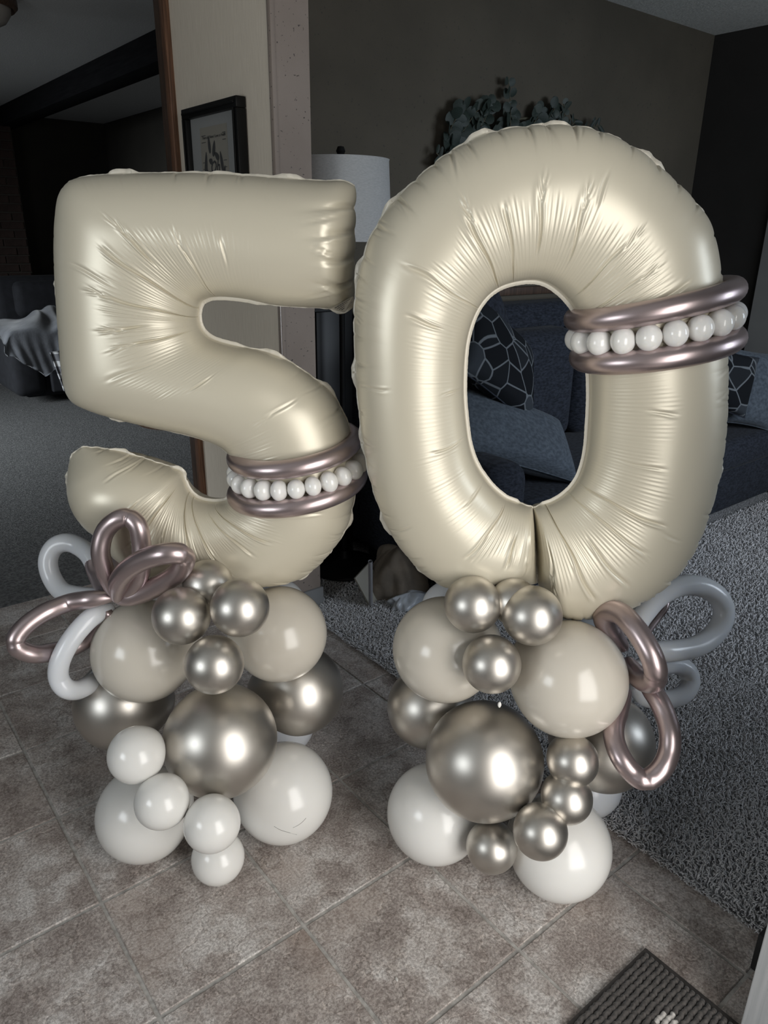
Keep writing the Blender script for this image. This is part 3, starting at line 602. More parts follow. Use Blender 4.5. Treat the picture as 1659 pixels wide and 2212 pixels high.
# bracelets round the arms of the numbers: two long balloons and a chain of pearl bubbles each
def ring_pts(cpx, yd, ax_px, dy_half, n=120, back=0):
    # cpx centre px, ax_px: (left px, right px) ends of the ring in the number's plane
    Lp, Rp = plane(*ax_px[0], HF, yd), plane(*ax_px[1], HF, yd)
    c = (Lp+Rp)/2; a = (Rp-Lp)/2
    th = np.linspace(0, 2*math.pi, n, endpoint=False)
    lean = EZ*back
    return c+np.cos(th)[:, None]*a-np.sin(th)[:, None]*(HF*dy_half+lean*1.0)
def bracelet(yd, rings, chain, R, nb, rb_, labs, group):
    for (Lp, Rp, dh, ln), lb in zip(rings, labs[:2]):
        Q = ring_pts(None, yd, (Lp, Rp), dh, back=ln); V, f = tube_mesh(Q, R)
        o = link('ring_balloon', npmesh('ring_balloon', V, f), M['mauve']); tag(o, lb, 'balloon', group); centre(o)
        bm2 = bmesh.new(); bm2.from_mesh(o.data); bmesh.ops.recalc_face_normals(bm2, faces=bm2.faces); bm2.to_mesh(o.data); bm2.free()
    Lp, Rp, dh, ln = chain; Q = ring_pts(None, yd, (Lp, Rp), dh, back=ln, n=720)
    s = np.r_[0, np.cumsum(np.linalg.norm(np.diff(np.r_[Q, Q[:1]], axis=0), axis=1))]; Ltot = s[-1]
    org = Q.mean(0); t = thing('pearl_chain', labs[2], 'balloon', tuple(float(q) for q in org), group)
    me0 = {}
    for k in range(nb):
        i = np.searchsorted(s, (k+.5)/nb*Ltot) % 720; p = Q[i]; tgv = Q[(i+3) % 720]-Q[i-3]
        key = k % 3
        if key not in me0: me0[key] = balloon_mesh((0, 0, 1), .0); me0[key].materials.append(M['pearl']); me0[key].name = 'bubble'
        o = link('bubble', me0[key], None, t); o.location = [float(q) for q in p-org]
        o.rotation_euler = Vector(tgv).to_track_quat('Z', 'Y').to_euler(); ll = Ltot/nb/2*1.01
        rr = rb_*(1+.05*rnd.uniform(-1, 1)); o.scale = (rr, rr, ll*(1+.04*rnd.uniform(-1, 1)))
    return t
bracelet(1.62, [((511, 982), (764, 950), .135, .010), ((511, 1062), (775, 1027), .135, .010)], ((511, 1022), (778, 994), .128, .012), .0205, 23, .0225,
         ['mauve long balloon ring round the five numeral, above its pearl chain', 'mauve long balloon ring round the five numeral, below its pearl chain', 'chain of small white bubble balloons round the five numeral'], 'bracelet of the 5')
bracelet(1.49, [((1245, 692), (1578, 620), .120, -.004), ((1256, 777), (1579, 722), .120, .000)], ((1250, 736), (1578, 675), .118, -.002), .0225, 18, .0250,
         ['mauve long balloon ring round the zero numeral, above its pearl chain', 'mauve long balloon ring round the zero numeral, below its pearl chain', 'chain of small white bubble balloons round the zero numeral'], 'bracelet of the 0')

# ------------------------------------------------------------------ living-room carpet pile (uncountable)
def tufts(seed):
    r = np.random.RandomState(seed); pts = []
    def scatter(x0, x1, y0, y1, sp):
        nx, ny = int((x1-x0)/sp), int((y1-y0)/sp)
        g = np.stack(np.meshgrid(np.arange(nx), np.arange(ny)), -1).reshape(-1, 2)*sp+[x0, y0]+r.uniform(0, sp, (nx*ny, 2))
        return g
    near = scatter(1.405, 2.35, .36, 2.27, .0062); far = scatter(2.35, 4.5, .36, 1.78, .0105); f2 = scatter(1.5, 2.35, 2.27, 2.7, .010)
    far = far[far[:, 1] < 1.80]; keep = lambda q: q[~((q[:, 0] > 1.90) & (q[:, 1] > 1.76))]; near, f2 = keep(near), keep(f2)
    g = np.concatenate([near, far, f2]); hgt = np.r_[np.full(len(near), .017), np.full(len(far), .018), np.full(len(f2), .018)]
    wd = np.r_[np.full(len(near), .0024), np.full(len(far), .0038), np.full(len(f2), .0036)]
    n = len(g); hgt = hgt*r.uniform(.7, 1.15, n); az = r.uniform(0, 2*math.pi, n); lean = r.uniform(.2, 1.0, n)
    edge = g[:, 0] < 1.43; az[edge] = math.pi+r.uniform(-1.1, 1.1, edge.sum()); lean[edge] = r.uniform(.6, 1.2, edge.sum())
    d = np.c_[np.cos(az), np.sin(az)]; base = np.c_[g, np.zeros(n)]
    mid = base+np.c_[d*(hgt*lean*.35)[:, None], hgt*.62]; top = base+np.c_[d*(hgt*lean)[:, None], hgt*r.uniform(.75, 1, n)]
    V = np.zeros((n, 3, 3, 3))
    for k, (c, s_) in enumerate(((base, .8), (mid, 1.), (top, .62))):
        for q in range(3):
            a = az+q*2*math.pi/3+k*.5; V[:, k, q] = c+np.c_[np.cos(a)*wd*s_, np.sin(a)*wd*s_, np.zeros(n)]
    o = (np.arange(n)*9)[:, None, None]; f = []
    for k in range(2):
        for q in range(3):
            a, b_ = k*3+q, k*3+(q+1) % 3; f += [(a, b_, b_+3), (a, b_+3, a+3)]
    f += [(6, 7, 8)]
    f = np.array(f)[None]+o
    return V.reshape(-1, 3), f.reshape(-1, 3)
V, f = tufts(2)
pile = link('carpet_pile', npmesh('carpet_pile', V, f), M['pile']); tag(pile, 'shaggy grey carpet pile of the living room, right of the tiles', 'carpet'); pile['kind'] = 'stuff'

# ------------------------------------------------------------------ soft shapes
def cushion(Lx, Ly, Lz, puff=.5, n=18, seed=0, wob=.004, corner=.35):
    # pillow: Lx by Ly, thickness Lz, pointed corners, welt edge
    r = np.random.RandomState(seed); u = np.linspace(-1, 1, n); U, Vv = np.meshgrid(u, u, indexing='ij')
    pin = 1-.07*(1-np.abs(U)**2.2)*np.abs(Vv)**4; pin2 = 1-.07*(1-np.abs(Vv)**2.2)*np.abs(U)**4
    X = U*Lx/2*pin2; Y = Vv*Ly/2*pin; h = ((1-np.abs(U)**2.6)*(1-np.abs(Vv)**2.6))**puff*Lz/2
    h = h+wob*np.sin(U*5+seed)*np.sin(Vv*4+1)*(h > 0)*(1-np.abs(U)**2)*(1-np.abs(Vv)**2)
    top = np.stack([X, Y, h+.002], -1).reshape(-1, 3); bot = np.stack([X, Y, -h-.002], -1).reshape(-1, 3)
    i = np.arange(n-1)[:, None]*n+np.arange(n-1)[None]; f = np.stack([i, i+n, i+n+1, i+1], -1).reshape(-1, 4)
    bd = list(range(n))+[k*n+n-1 for k in range(1, n)]+[(n-1)*n+k for k in range(n-2, -1, -1)]+[k*n for k in range(n-2, 0, -1)]
    N = n*n; side = [(bd[k], bd[(k+1) % len(bd)], bd[(k+1) % len(bd)]+N, bd[k]+N) for k in range(len(bd))]
    return np.concatenate([top, bot]), np.concatenate([f, f[:, ::-1]+N, np.array(side)])
def rotz(e): return np.array(Euler([math.radians(a) for a in e], 'XYZ').to_matrix())
# ------------------------------------------------------------------ sofa
sofa = thing('sofa', 'dark slate-blue fabric sofa along the back wall behind the 0', 'sofa', (3.2, 2.2, 0))
SO = (3.2, 2.2, 0)
def sb(name, x0, x1, y0, y1, z0, z1, bev=.05, mt='navy', seg=5, label=None):
    o = MB().box(x0-SO[0], x1-SO[0], y0-SO[1], y1-SO[1], z0, z1, bev=bev, seg=seg).done(name, M[mt], sofa, smooth='all')
    if label: o['label'] = label
    return o
sb('base', 1.95, 4.55, 1.79, 2.62, .045, .29, .02)
for k, (a, b) in enumerate(((2.12, 3.30), (3.31, 4.40))): sb('seat_cushion', a, b, 1.75, 2.45, .285, .455, .055)
sb('arm', 1.91, 2.125, 1.74, 2.62, .05, .64, .075); sb('arm', 4.38, 4.60, 1.76, 2.62, .05, .62, .075)
sb('back_frame', 1.93, 4.58, 2.50, 2.70, .05, 1.13, .05)
for a, b in ((2.10, 3.13), (3.15, 4.38)): sb('back_cushion', a, b, 2.32, 2.56, .44, 1.02, .09)
for x in (2.0, 4.5):
    for y in (1.86, 2.55): MB().box(x-.03-SO[0], x+.03-SO[0], y-.03-SO[1], y+.03-SO[1], .0, .05, bev=.006).done('foot', M['blackm'], sofa, smooth=True)
# low ledge on the wall behind the sofa
struct(MB().box(1.5, 4.65, 2.715, 2.75, 1.15, 1.19, bev=.004).done('trim_4', M['walnut'], smooth=True))
# patterned pillow cover material: pale outlines of irregular cells (flat woven print)
m = M['pattern'] = mat('cell_pattern_velvet', (.02, .02, .025), .9, spec=.15)
tc = nd(m, 'ShaderNodeTexCoord'); vo = nd(m, 'ShaderNodeTexVoronoi', feature='DISTANCE_TO_EDGE', Scale=9.0); lk(m, tc.outputs['Object'], vo.inputs['Vector'])
vc = nd(m, 'ShaderNodeTexVoronoi', feature='F1', Scale=9.0); lk(m, tc.outputs['Object'], vc.inputs['Vector'])
nz = nd(m, 'ShaderNodeTexNoise', Scale=60); lk(m, tc.outputs['Object'], nz.inputs['Vector'])
ln = ramp(m, vo.outputs['Distance'], [(.020, (1, 1, 1)), (.036, (0, 0, 0))])
sepn = nd(m, 'ShaderNodeSeparateColor'); lk(m, vc.outputs['Color'], sepn.inputs[0])
cf = ramp(m, sepn.outputs[0], [(.3, (.006, .007, .009)), (.6, (.013, .015, .018)), (.9, (.035, .040, .047))])
mxx = nd(m, 'ShaderNodeMix', data_type='RGBA'); lk(m, ln, mxx.inputs[0]); lk(m, cf, mxx.inputs[6]); mxx.inputs[7].default_value = (.13, .14, .15, 1); lk(m, mxx.outputs[2], bsdf(m).inputs['Base Color'])
def pillow(px, py, d, rot, sx, sy, sz, mt, label, seed=0, roll=0):
    V, f = cushion(sx, sy, sz, .42, 26, seed, .006)
    o = link('throw_pillow', npmesh('throw_pillow', V, f), M[mt]); p = at(px, py, d); o.location = [float(q) for q in p]
    # face the room: local z towards viewer direction given by rot
    n = rot[0]*EX+rot[1]*EY+rot[2]*EZ; n = n/np.linalg.norm(n); x = np.cross(EZ, n); x /= np.linalg.norm(x); y = np.cross(n, x)
    a = math.radians(roll); X = math.cos(a)*x+math.sin(a)*y; Y = -math.sin(a)*x+math.cos(a)*y
    o.rotation_euler = Matrix(((X[0], Y[0], n[0]), (X[1], Y[1], n[1]), (X[2], Y[2], n[2]))).to_euler()
    # corded edge
    n_ = 26; ring = [V[i] for i in list(range(n_))+[k*n_+n_-1 for k in range(1, n_)]+[(n_-1)*n_+k for k in range(n_-2, -1, -1)]+[k*n_ for k in range(n_-2, 0, -1)]]
    Q = np.array(ring)-[0, 0, .002]; Vt, ft = tube_mesh(Q, .0035, n=8); link('piping', npmesh('piping', Vt, ft), M[mt if mt != 'pattern' else 'navy'], o)
    tag(o, label, 'pillow', 'throw pillows on the sofa'); return o
pillow(1076, 777, 3.10, (.25, -.85, .42), .50, .40, .15, 'pattern', 'dark patterned pillow with pale cell outlines, seen through the hole of the 0', 1, -38)
pillow(1050, 735, 3.28, (.25, -.9, .25), .40, .40, .14, 'navy', 'plain dark pillow behind the patterned one, at the sofa arm', 2, 12)
pillow(1098, 938, 3.10, (.05, -.62, .78), .64, .36, .17, 'throwblue', 'plain blue-grey pillow slumped on the seat, seen through the hole of the 0', 3, -30)
pillow(1560, 822, 3.86, (-.45, -.85, .25), .36, .32, .12, 'pattern', 'patterned pillow at the right of the sofa, beside the edge of the 0', 4, -14)
pillow(1610, 838, 4.02, (-.4, -.85, .3), .36, .42, .14, 'throwblue', 'plain blue-grey pillow leaning at the far right of the sofa', 5, -10)

# ------------------------------------------------------------------ floor lamp
lamp = thing('floor_lamp', 'black floor lamp with pale drum shade between the two numbers', 'lamp', (1.77, 2.5, 0))
MB().lathe([(.0, .018), (.155, .018), (.16, .024), (.158, .032), (.13, .042), (.06, .055), (.03, .07), (.018, .10), (.0, .10)], 48).done('base', M['black'], lamp, smooth=True)
MB().lathe([(.0115, .09), (.0115, 1.42), (.016, 1.43), (.016, 1.46), (.006, 1.47), (.006, 1.72)], 20).done('pole', M['black'], lamp, smooth=True)
MB().lathe([(.0, 1.715), (.012, 1.718), (.018, 1.732), (.012, 1.747), (0, 1.75)], 16).done('finial', M['black'], lamp, smooth=True)
sh = MB(); rs_ = [(.198, 1.415), (.196, 1.42), (.182, 1.70), (.184, 1.705), (.180, 1.705), (.178, 1.70), (.192, 1.42), (.194, 1.415)]
n = 64; rings = [[sh.b.verts.new((r*math.cos(2*math.pi*i/n), r*math.sin(2*math.pi*i/n), z)) for i in range(n)] for r, z in rs_]
for k in range(len(rs_)):
    a, b = rings[k], rings[(k+1) % len(rs_)]
    for i in range(n): sh.b.faces.new((a[i], a[(i+1) % n], b[(i+1) % n], b[i]))
sh.done('lamp_shade', M['shade'], lamp, smooth=True, label='pale linen drum shade')
sp_ = MB()
for k in range(3):
    a = k*2*math.pi/3; sp_.box(0, .181, -.002, .002, 1.698, 1.702, M=Matrix.Rotation(a, 4, 'Z'))
sp_.done('shade_spider', M['black'], lamp)
# black cabinet beside the lamp
cab = thing('cabinet', 'tall black cabinet in shadow behind the floor lamp', 'cabinet', (1.79, 2.64, 0))
MB().box(-.28, .12, -.02, .10, 0.0, 1.17, bev=.006).done('body', M['black'], cab, smooth=True)
for x0, x1 in ((-.27, -.085), (-.075, .11)):
    d_ = MB().box(x0, x1, -.034, -.021, .06, 1.14, bev=.004).done('door', M['black'], cab, smooth=True)
    hx = -.10 if x0 < -.1 else -.06
    MB().lathe([(.0, 0), (.007, 0), (.009, .012), (0, .016)], 14, M=Matrix.Translation((hx, -.034, .65)) @ Matrix.Rotation(math.pi/2, 4, 'X')).done('knob', M['metal'], d_, smooth=True)

# ------------------------------------------------------------------ wall greenery
gar = thing('eucalyptus_garland', 'dark green eucalyptus garland hung on the wall above the 0', 'garland', (2.75, 2.70, 1.7))
GO = np.array([2.75, 2.70, 1.7])
def leaf_mesh(kind):
    b = bmesh.new(); n = 10; c = b.verts.new((0, .5, .06))
    ring = []
    for i in range(n):
        a = 2*math.pi*i/n; x = .5*math.sin(a)*(1 if kind else .42); y = .5-.5*math.cos(a)
        ring.append(b.verts.new((x, y, .05*math.cos(2*a)-.02)))
    for i in range(n): b.faces.new((c, ring[i], ring[(i+1) % n]))
    me = bpy.data.meshes.new('leaf'); b.to_mesh(me); b.free()
    me.polygons.foreach_set('use_smooth', [True]*len(me.polygons)); me.materials.append(M['leaf']); return me
LM = [leaf_mesh(1), leaf_mesh(0)]; LP = leaf_mesh(1); LP.materials[0] = M['leafp']
def wl(x, y, off=.05): return plane(x, y, EY, 2.75-off)
def sprig(pts, nleaf, size, kind=0, pale=.1, off=.05, spread=.9):
    P = np.array([wl(x, y, off+rnd.uniform(-.01, .02)) for x, y in pts]); Q = catmull(P, 24)
    V, f = tube_mesh(Q, .0022, n=6, closed=False); link('stem', npmesh('stem', V-GO, f), M['stem'], gar)
    for k in range(nleaf):
        t = (k+rnd.random()*.6)/nleaf; i = min(int(t*23), 22); p = Q[i]; tg_ = Vector(Q[i+1]-Q[i]).normalized()
        side = 1 if k % 2 else -1
        out = (Vector((tg_.z, 0, -tg_.x))*side*spread+tg_*rnd.uniform(.1, .7)+Vector((0, rnd.uniform(-.6, .1), 0))).normalized()
        nr = Vector((rnd.uniform(-.5, .5), -1, rnd.uniform(-.5, .6))).normalized(); x = out.cross(nr).normalized(); z = x.cross(out).normalized()
        me = LP if rnd.random() < pale else LM[kind]
        o = link('leaf', me, None, gar); s = size*rnd.uniform(.75, 1.15)
        o.matrix_local = Matrix.Translation(Vector([float(q) for q in p-GO])) @ Matrix((x, out, z)).transposed().to_4x4() @ Matrix.Diagonal((s, s, s, 1))
sprig([(1101, 300), (1103, 250), (1101, 200), (1098, 168)], 13, .045, 0, 0)
sprig([(985, 380), (975, 330), (972, 285), (990, 250), (1012, 232)], 22, .055, 0, .05)
sprig([(960, 360), (982, 310), (1010, 270), (1030, 240), (1052, 225)], 22, .056, 0, .2)
sprig([(1020, 300), (1045, 262), (1056, 235), (1056, 216)], 18, .056, 0, .1)
sprig([(1050, 310), (1080, 280), (1100, 255), (1112, 238)], 20, .052, 0, .3)
sprig([(1060, 300), (1090, 290), (1120, 285), (1150, 280)], 20, .048, 0, .3)
sprig([(1120, 300), (1150, 270), (1165, 245), (1162, 232)], 16, .052, 0, .1)
sprig([(1160, 300), (1180, 265), (1195, 240), (1203, 222)], 18, .050, 0, .15)
sprig([(1190, 300), (1210, 270), (1220, 245), (1218, 225)], 16, .042, 0, .9)
sprig([(1200, 300), (1225, 280), (1240, 265), (1240, 255)], 14, .046, 1, 0)
sprig([(1210, 310), (1250, 285), (1280, 275), (1298, 270)], 22, .050, 1, 0)
sprig([(985, 400), (970, 370), (955, 345), (942, 330)], 14, .05, 1, 0)
sprig([(1000, 390), (985, 360), (970, 335), (962, 315)], 14, .05, 0, 0)
# hoop that carries the sprigs, mostly behind the 0
hc = wl(1140, 420, .03); th = np.linspace(0, 2*math.pi, 60, endpoint=False); Q = np.array([hc+np.array([math.cos(a)*.42, 0, math.sin(a)*.34]) for a in th])
V, f = tube_mesh(Q, .006, n=8); link('hoop', npmesh('hoop', V-GO, f), M['stem'], gar)

# ------------------------------------------------------------------ framed print
fr = thing('framed_print', 'black framed leafy lettered print leaning on the grasscloth wall', 'picture', (1.345, 2.67, 1.33))
y0, y1, z0, z1, fw_ = -.215, .215, 0, .535, .035   # frame: Y across, Z up, faces -X
def fbox(a, b, c, d, x0, x1, name, mt, parent=fr, bev=0, **k): return MB().box(x0, x1, a, b, c, d, bev=bev).done(name, M[mt], parent, smooth=bool(bev), **k)
for a, b, c, d in ((y0, y1, z1-fw_, z1), (y0, y1, z0, z0+fw_), (y0, y0+fw_, z0+fw_, z1-fw_), (y1-fw_, y1, z0+fw_, z1-fw_)):
    r_ = fbox(a, b, c, d, -.028, .010, 'frame_rail', 'black', bev=.004)
    if b-a > d-c: fbox(a+.012, b-.012, (c+d)/2-.004, (c+d)/2+.004, -.034, -.028, 'bead_strip', 'black', r_, bev=.002)
    else: fbox((a+b)/2-.004, (a+b)/2+.004, c, d, -.034, -.028, 'bead_strip', 'black', r_, bev=.002)
fbox(y0+fw_, y1-fw_, z0+fw_, z1-fw_, -.008, .0, 'mat_board', 'matboard')
pg = fbox(-.105, .105, .15, .465, -.0095, -.008, 'printed_page', 'paper')
# printing on the page: leaves, faint lines and hand lettering
def flat(parent, polys, name, mt, x=-.0102):
    b = MB()
    for P in polys: b.b.faces.new([b.b.verts.new((x, p[0], p[1]+.092)) for p in P])
    return b.done(name, M[mt], parent)
def pleaf(cy, cz, ang, L_, w_): 
    o = []
    for i in range(14):
        a = 2*math.pi*i/14; u = math.cos(a)*L_/2; v = math.sin(a)*w_/2*(1-.3*math.cos(a)); o.append((cy+u*math.cos(ang)-v*math.sin(ang), cz+u*math.sin(ang)+v*math.cos(ang)))
    return o
lv = [pleaf(.035, .315, 1.45, .06, .02), pleaf(.0, .30, 1.9, .055, .022), pleaf(-.02, .275, .6, .04, .022), pleaf(.07, .25, 1.75, .09, .022), pleaf(.055, .20, 1.4, .07, .025), pleaf(-.055, .255, 1.35, .07, .02), pleaf(-.065, .20, 1.9, .09, .022), pleaf(.03, .26, .3, .03, .02), pleaf(-.075, .15, 1.5, .06, .02), pleaf(.075, .15, 1.6, .06, .02)]
flat(pg, lv, 'printed_leaves', 'print')
ln_ = []
for k in range(11):
    z = .345-k*.022
    if k in (2, 3): continue
    for a, b in ((.06, .095), (-.095, -.07)): ln_.append([(a, z), (b, z), (b, z+.0022), (a, z+.0022)])
flat(pg, ln_, 'printed_lines', 'print', -.0101)
def text_on(parent, body, y, z, size, name, shear=0, bold=0, align='CENTER'):
    cu = bpy.data.curves.new(name, 'FONT'); cu.body = body; cu.size = size; cu.align_x = align; cu.shear = shear; cu.offset = bold; cu.resolution_u = 2
    o = bpy.data.objects.new(name, cu); COL.objects.link(o); dg = bpy.context.evaluated_depsgraph_get(); me = bpy.data.meshes.new_from_object(o.evaluated_get(dg)); bpy.data.objects.remove(o)
    me.name = name; p = link(name, me, M['print'], parent)
    p.matrix_local = Matrix.Translation((-.0104, y, z+.092)) @ Matrix(((0, 0, -1, 0), (-1, 0, 0, 0), (0, 1, 0, 0), (0, 0, 0, 1)))
    return p
text_on(pg, 'There is a Name I Love to Hear', 0, .335, .0135, 'printed_title', bold=.0002)
text_on(pg, '28', -.088, .335, .0135, 'printed_number', bold=.0002)
text_on(pg, 'Oh', 0, .222, .056, 'lettering', .35, .0012)
text_on(pg, 'how I', 0, .168, .05, 'lettering', .35, .0012)
text_on(pg, 'love', 0, .122, .05, 'lettering', .35, .0012)

# ------------------------------------------------------------------ family room things
fp = thing('brick_fireplace', 'dark red brick fireplace chimney at the far left of the family room', 'fireplace', (1.0, 8.3, 0))
MB().box(-2.3, 1.06, 0, .4, 0, 2.5).done('mortar_core', M['mortar'], fp)
bmeshs = []
for s_ in range(3):
    bmeshs.append(MB().box(0, .205, -.012, .02, 0, .066, bev=.004, seg=1).done('brick', M['brick'], fp)); 
protos = [o.data for o in bmeshs]
for o in bmeshs: bpy.data.objects.remove(o)
cnt = 0
for r_ in range(5, 30):
    for c_ in range(4):
        x = 1.06-.002-(c_+1)*.215+(.1075 if r_ % 2 else 0)-.02*0
        if r_ % 2 and c_ == 0:
            x = 1.06-.105
        elif r_ % 2: x = 1.06-.105-c_*.215
        o = link('brick', protos[cnt % 3], None, fp); o.location = (x, rnd.uniform(-.003, .003), r_*.079+.02)
        if r_ % 2 and c_ == 0: o.scale = (.48, 1, 1)
        cnt += 1
# fireplace tool stand
ts = thing('tool_stand', 'thin dark metal fireplace tool stand at the left edge', 'tool stand', (1.66, 8.06, 0))
MB().lathe([(.12, 0), (.12, .015), (.02, .03), (.008, .05), (.007, .92), (.014, .93), (.014, .96), (0, .97)], 16).done('stand', M['metal'], ts, smooth=True)
for dx in (-.05, .05): MB().lathe([(.005, .1), (.005, .80), (.012, .81), (.012, .86), (0, .87)], 10, c=(dx, 0, 0)).done('tool', M['metal'], ts, smooth=True)
MB().box(-.07, .07, -.005, .005, .8, .81).done('crossbar', M['metal'], ts)
# recliner
rc = thing('recliner', 'dark upholstered recliner in the far family room, at left of the 5', 'armchair', (2.02, 7.33, 0))
def rx(name, x0, x1, y0, y1, z0, z1, bev=.06): return MB().box(x0, x1, y0, y1, z0, z1, bev=bev, seg=4).done(name, M['recl'], rc, smooth='all')
rx('base', -.5, .5, -.42, .42, .06, .30, .03); rx('seat', -.32, .32, -.46, .3, .28, .46); rx('arm', -.60, -.33, -.50, .38, .08, .62, .08); rx('arm', .33, .60, -.50, .38, .08, .62, .08)
rx('backrest', -.50, .50, .22, .50, .30, 1.04, .09); rx('head_cushion', -.34, .34, .12, .30, .68, 1.00, .07); rx('footrest', -.30, .30, -.50, -.44, .1, .32, .02)
def drape(name, nx, ny, fn, mt, thick=.012):
    U, V = np.meshgrid(np.linspace(0, 1, nx), np.linspace(0, 1, ny), indexing='ij'); P = fn(U, V)
    du = np.gradient(P, axis=0); dv = np.gradient(P, axis=1); n_ = np.cross(du, dv); n_ /= np.linalg.norm(n_, axis=2)[..., None]+1e-9
    P2 = P-n_*thick; i = np.arange(nx-1)[:, None]*ny+np.arange(ny-1)[None]; f = np.stack([i, i+ny, i+ny+1, i+1], -1).reshape(-1, 4); N = nx*ny
    bd = list(range(ny))+[k*ny+ny-1 for k in range(1, nx)]+[(nx-1)*ny+k for k in range(ny-2, -1, -1)]+[k*ny for k in range(nx-2, 0, -1)]
    side = np.array([(bd[k], bd[k]+N, bd[(k+1) % len(bd)]+N, bd[(k+1) % len(bd)]) for k in range(len(bd))])
    return centre(link(name, npmesh(name, np.concatenate([P.reshape(-1, 3), P2.reshape(-1, 3)]), np.concatenate([f, f[:, ::-1]+N, side])), mt))
def bl(U, V):        # one cloth: top part lies over the arm (V<.5), rest hangs down its front
    a = np.clip(V/.5, 0, 1); h = np.clip((V-.5)/.5, 0, 1)
    x = 1.385+.60*U+.012*np.sin(V*6); y = 7.42-(7.42-6.79)*a-.012*np.sin(U*17+V*3+2*np.sin(U*7))*h-.007*np.sin(U*43+3*np.sin(V*4))*h-.010
    hem = np.interp(U, [0, .22, .48, .6, .8, 1], [.10, .28, .40, .34, .28, .28])
    z = .648+.02*np.sin(U*9+a*5)+.05*U+.06*U*(1-a)-.05*np.exp(-(U/.05)**2)-h*hem-.02*np.exp(-((a-1)/.1)**2)+.012*np.sin(U*13+a*5+2*np.sin(U*8))*(1-h)
    return np.stack([x, y, z], -1)
o = drape('blanket', 60, 50, bl, M['blanket']); tag(o, 'rumpled grey blanket over the recliner arm', 'blanket')
m = M['plaid'] = mat('plaid_flannel', (.2, .2, .2), .95)
tc = nd(m, 'ShaderNodeTexCoord'); sx = nd(m, 'ShaderNodeSeparateXYZ'); lk(m, tc.outputs['Object'], sx.inputs[0]); outs = []
for k in ('X', 'Z'):
    a = nd(m, 'ShaderNodeMath', operation='MULTIPLY'); lk(m, sx.outputs[k], a.inputs[0]); a.inputs[1].default_value = 58
    s_ = nd(m, 'ShaderNodeMath', operation='SINE'); lk(m, a.outputs[0], s_.inputs[0]); g_ = nd(m, 'ShaderNodeMath', operation='GREATER_THAN'); lk(m, s_.outputs[0], g_.inputs[0]); g_.inputs[1].default_value = .2; outs.append(g_.outputs[0])
aa = nd(m, 'ShaderNodeMath', operation='ADD'); lk(m, outs[0], aa.inputs[0]); lk(m, outs[1], aa.inputs[1]); hh = nd(m, 'ShaderNodeMath', operation='MULTIPLY'); lk(m, aa.outputs[0], hh.inputs[0]); hh.inputs[1].default_value = .5
lk(m, ramp(m, hh.outputs[0], [(.0, (.02, .02, .022)), (.5, (.14, .14, .15)), (1, (.5, .5, .5))]), bsdf(m).inputs['Base Color'])
def plf(U, V):
    x = 1.715+.22*U+.07*V*(1-.5*U); z = .46-.36*V*(.95-.15*U)+.03*U; y = 6.745+.012*np.sin(U*16)-.006*V
    return np.stack([x, y, z], -1)
o = drape('plaid_blanket', 24, 30, plf, M['plaid']); tag(o, 'black and white plaid blanket hanging from the recliner', 'blanket')
# low round table behind the 5
tb = thing('round_table', 'low round dark wooden table in the family room, just below the middle of the 5', 'table', (2.40, 5.62, 0))
MB().lathe([(.0, .36), (.44, .36), (.45, .365), (.45, .395), (.44, .40), (0, .40)], 56).done('table_top', M['walnut'], tb, smooth=True)
MB().lathe([(.40, .0), (.35, .01), (.35, .05), (.33, .06), (.12, .08), (.10, .12), (.10, .33), (.16, .36), (0, .36)], 56).done('pedestal', M['walnut'], tb, smooth=True)
# ceiling light at the top left corner
lt = thing('ceiling_light', 'flush ceiling light with dark rim and frosted bowl at the top left', 'light', (1.025, 4.49, 2.5))
MB().lathe([(0, 0), (.185, 0), (.20, -.02), (.20, -.05), (.185, -.065), (.17, -.05), (0, -.05)], 48).done('rim', M['walnut'], lt, smooth=True)
M['bowl'] = mat('frosted_bowl', (.28, .26, .24), .4)
MB().lathe([(.17, -.05), (.165, -.08), (.14, -.115), (.09, -.14), (.0, -.15)], 48).done('bowl', M['bowl'], lt, smooth=True)

# ------------------------------------------------------------------ things on the carpet between the numbers
def lump(px, py, z, sx, sy, sz, seed, mt, name, label, cat, nz=3.5, fold=.3):
    r = np.random.RandomState(seed); n, m_ = 56, 34; p0 = onz(px, py, 0); V = []
    ph = np.linspace(0, math.pi/2*1.02, m_)[:, None]; t = np.linspace(0, 2*math.pi, n, endpoint=False)[None]
    f_ = 1+fold*(.35*np.sin(3*t+seed+2*ph)+.22*np.sin(7*t+ph*4+seed*2)+.12*np.sin(13*t-ph*6))+0*ph
    x = np.sin(ph)*np.cos(t)*sx*f_; y = np.sin(ph)*np.sin(t)*sy*f_; zz = np.cos(ph)**.8*sz*(1+fold*.6*np.sin(2*t+ph*5+seed)*np.sin(ph)) if False else np.clip(np.cos(ph), 0, 1)**.7*sz*(1+fold*.5*np.sin(3*t+seed)*np.sin(ph))
    P = np.stack([x, y, zz+.012+0*x], -1).reshape(-1, 3)
    f = [(i*n+j, (i+1)*n+j, (i+1)*n+(j+1) % n, i*n+(j+1) % n) for i in range(m_-1) for j in range(n)]
    bot = [((m_-1)*n+j) for j in range(n)]
    me = bpy.data.meshes.new(name); me.from_pydata([tuple(map(float, v)) for v in P], [], f+[tuple(bot)]); me.polygons.foreach_set('use_smooth', [True]*len(me.polygons))
    o = link(name, me, M[mt]); o.location = (float(p0[0]), float(p0[1]), 0); tag(o, label, cat); return o
lump(858, 1278, 0, .13, .12, .20, 2, 'bag', 'canvas_bag', 'slouching tan cloth bag on the carpet between the numbers', 'bag')
lump(885, 1306, 0, .10, .05, .045, 5, 'plastic', 'plastic_bag', 'crumpled white plastic bag in front of the tan cloth bag', 'bag', fold=.45)
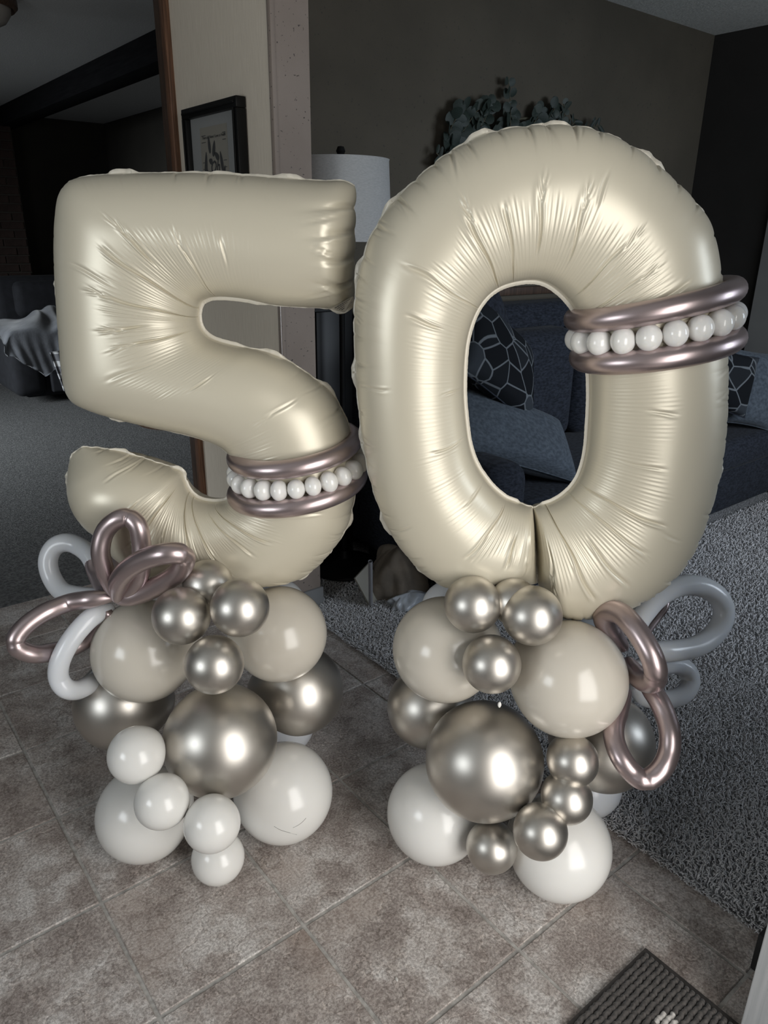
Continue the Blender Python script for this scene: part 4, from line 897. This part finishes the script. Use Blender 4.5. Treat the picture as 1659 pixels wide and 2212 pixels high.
a, b_ = at(800, 1212, 2.86), onz(801, 1306, .02)
V, f = tube_mesh(np.linspace(a, b_, 14), .0085, n=16, closed=False)
o = link('tube', npmesh('tube', V, f), M['tube']); tag(o, 'thin grey tube leaning against the tan cloth bag', 'tube')
o = MB().box(-.055, .055, -.004, .004, 0, .15).done('paper_card', M['paper']); p = onz(815, 1296, .012); o.location = [float(q) for q in p]; o.rotation_euler = (math.radians(-22), math.radians(-14), math.radians(20)); tag(o, 'small printed paper card leaning on the tan cloth bag', 'card')

# ------------------------------------------------------------------ door mat with ribs
dm = thing('door_mat', 'charcoal ribbed door mat with a pale motif at the bottom right', 'mat', (.795, .29, 0))
MB().box(-.378, .378, -.252, .252, 0.0005, .009, bev=.003).done('backing', M['mat_b'], dm, smooth=True)
def rib_mesh(v):
    r = random.Random(v); n = 62; Ls = .73; V = []; f = []; k = 8; sub = 5; ns = n*sub
    for i in range(ns+1):
        u = i/sub; ph = u % 1; rr = .0052*(.78+.22*abs(math.sin(math.pi*ph))**.5)*(1+.08*math.sin(i*1.7+v))
        if i in (0, ns): rr = .001
        x = -Ls/2+Ls*i/ns; yo = .0009*math.sin(u*1.9+v*2)+.0006*math.sin(u*5)
        for q in range(k):
            a = math.pi*q/(k-1); V.append((x, yo+rr*1.08*math.cos(a), rr*1.35*math.sin(a)))
    for i in range(ns):
        for q in range(k-1): f.append((i*k+q, (i+1)*k+q, (i+1)*k+q+1, i*k+q+1))
    me = npmesh('rib', V, np.array(f)[:, ::-1]); me.materials.append(M['mat_d']); me.materials.append(M['mat_l']); return me, ns, k
ribs = [rib_mesh(v)[0] for v in range(4)]
mo = onz(1430, 2205, .01)
for i in range(42):
    y = -.238+i*.0116; me = ribs[i % 4]; wy = .29+y
    if abs(wy-(mo[1]-.05)) < .06 or wy < mo[1]-.1:   # ribs that carry the pale motif
        me = me.copy(); me.name = 'rib'
        for p in me.polygons:
            wx = .795+p.center.x; d = abs(wx-mo[0])+abs(wy-(mo[1]-.008))
            if d < .03: p.material_index = 1
    o = link('rib', me, None, dm); o.location = (rnd.uniform(-.001, .001), y, .009)

# ------------------------------------------------------------------ open front door leaf and small things
dl = thing('front_door_leaf', 'white painted front door standing open at the bottom right edge', 'door', (1.17, -.58, .012))
MB().box(-.022, .022, 0, .905, 0, 2.02, bev=.004).done('slab', M['door'], dl, smooth=True)
for z0_, z1_ in ((.18, .85), (.98, 1.86)):
    for yy in ((.12, .42), (.50, .80)):
        MB().box(-.028, -.021, yy[0], yy[1], z0_, z1_, bev=.006).done('raised_panel', M['door'], dl, smooth=True)
MB().lathe([(.0, 0), (.028, 0), (.028, .008), (.01, .012), (.01, .04), (.026, .05), (.028, .065), (.015, .078), (0, .08)], 24, M=Matrix.Translation((-.022, .84, .95)) @ Matrix.Rotation(-math.pi/2, 4, 'Y')).done('door_knob', M['metal'], dl, smooth=True)
o = link('paper_scrap', balloon_mesh((0, 0, 1), 0), M['knot']); p = onz(857, 2115, .0025); o.location = [float(q) for q in p]; o.scale = (.0065, .0028, .0015); o.rotation_euler = (0, .3, 1.1); tag(o, 'tiny white scrap lying on a floor tile in front of the stacks', 'scrap')
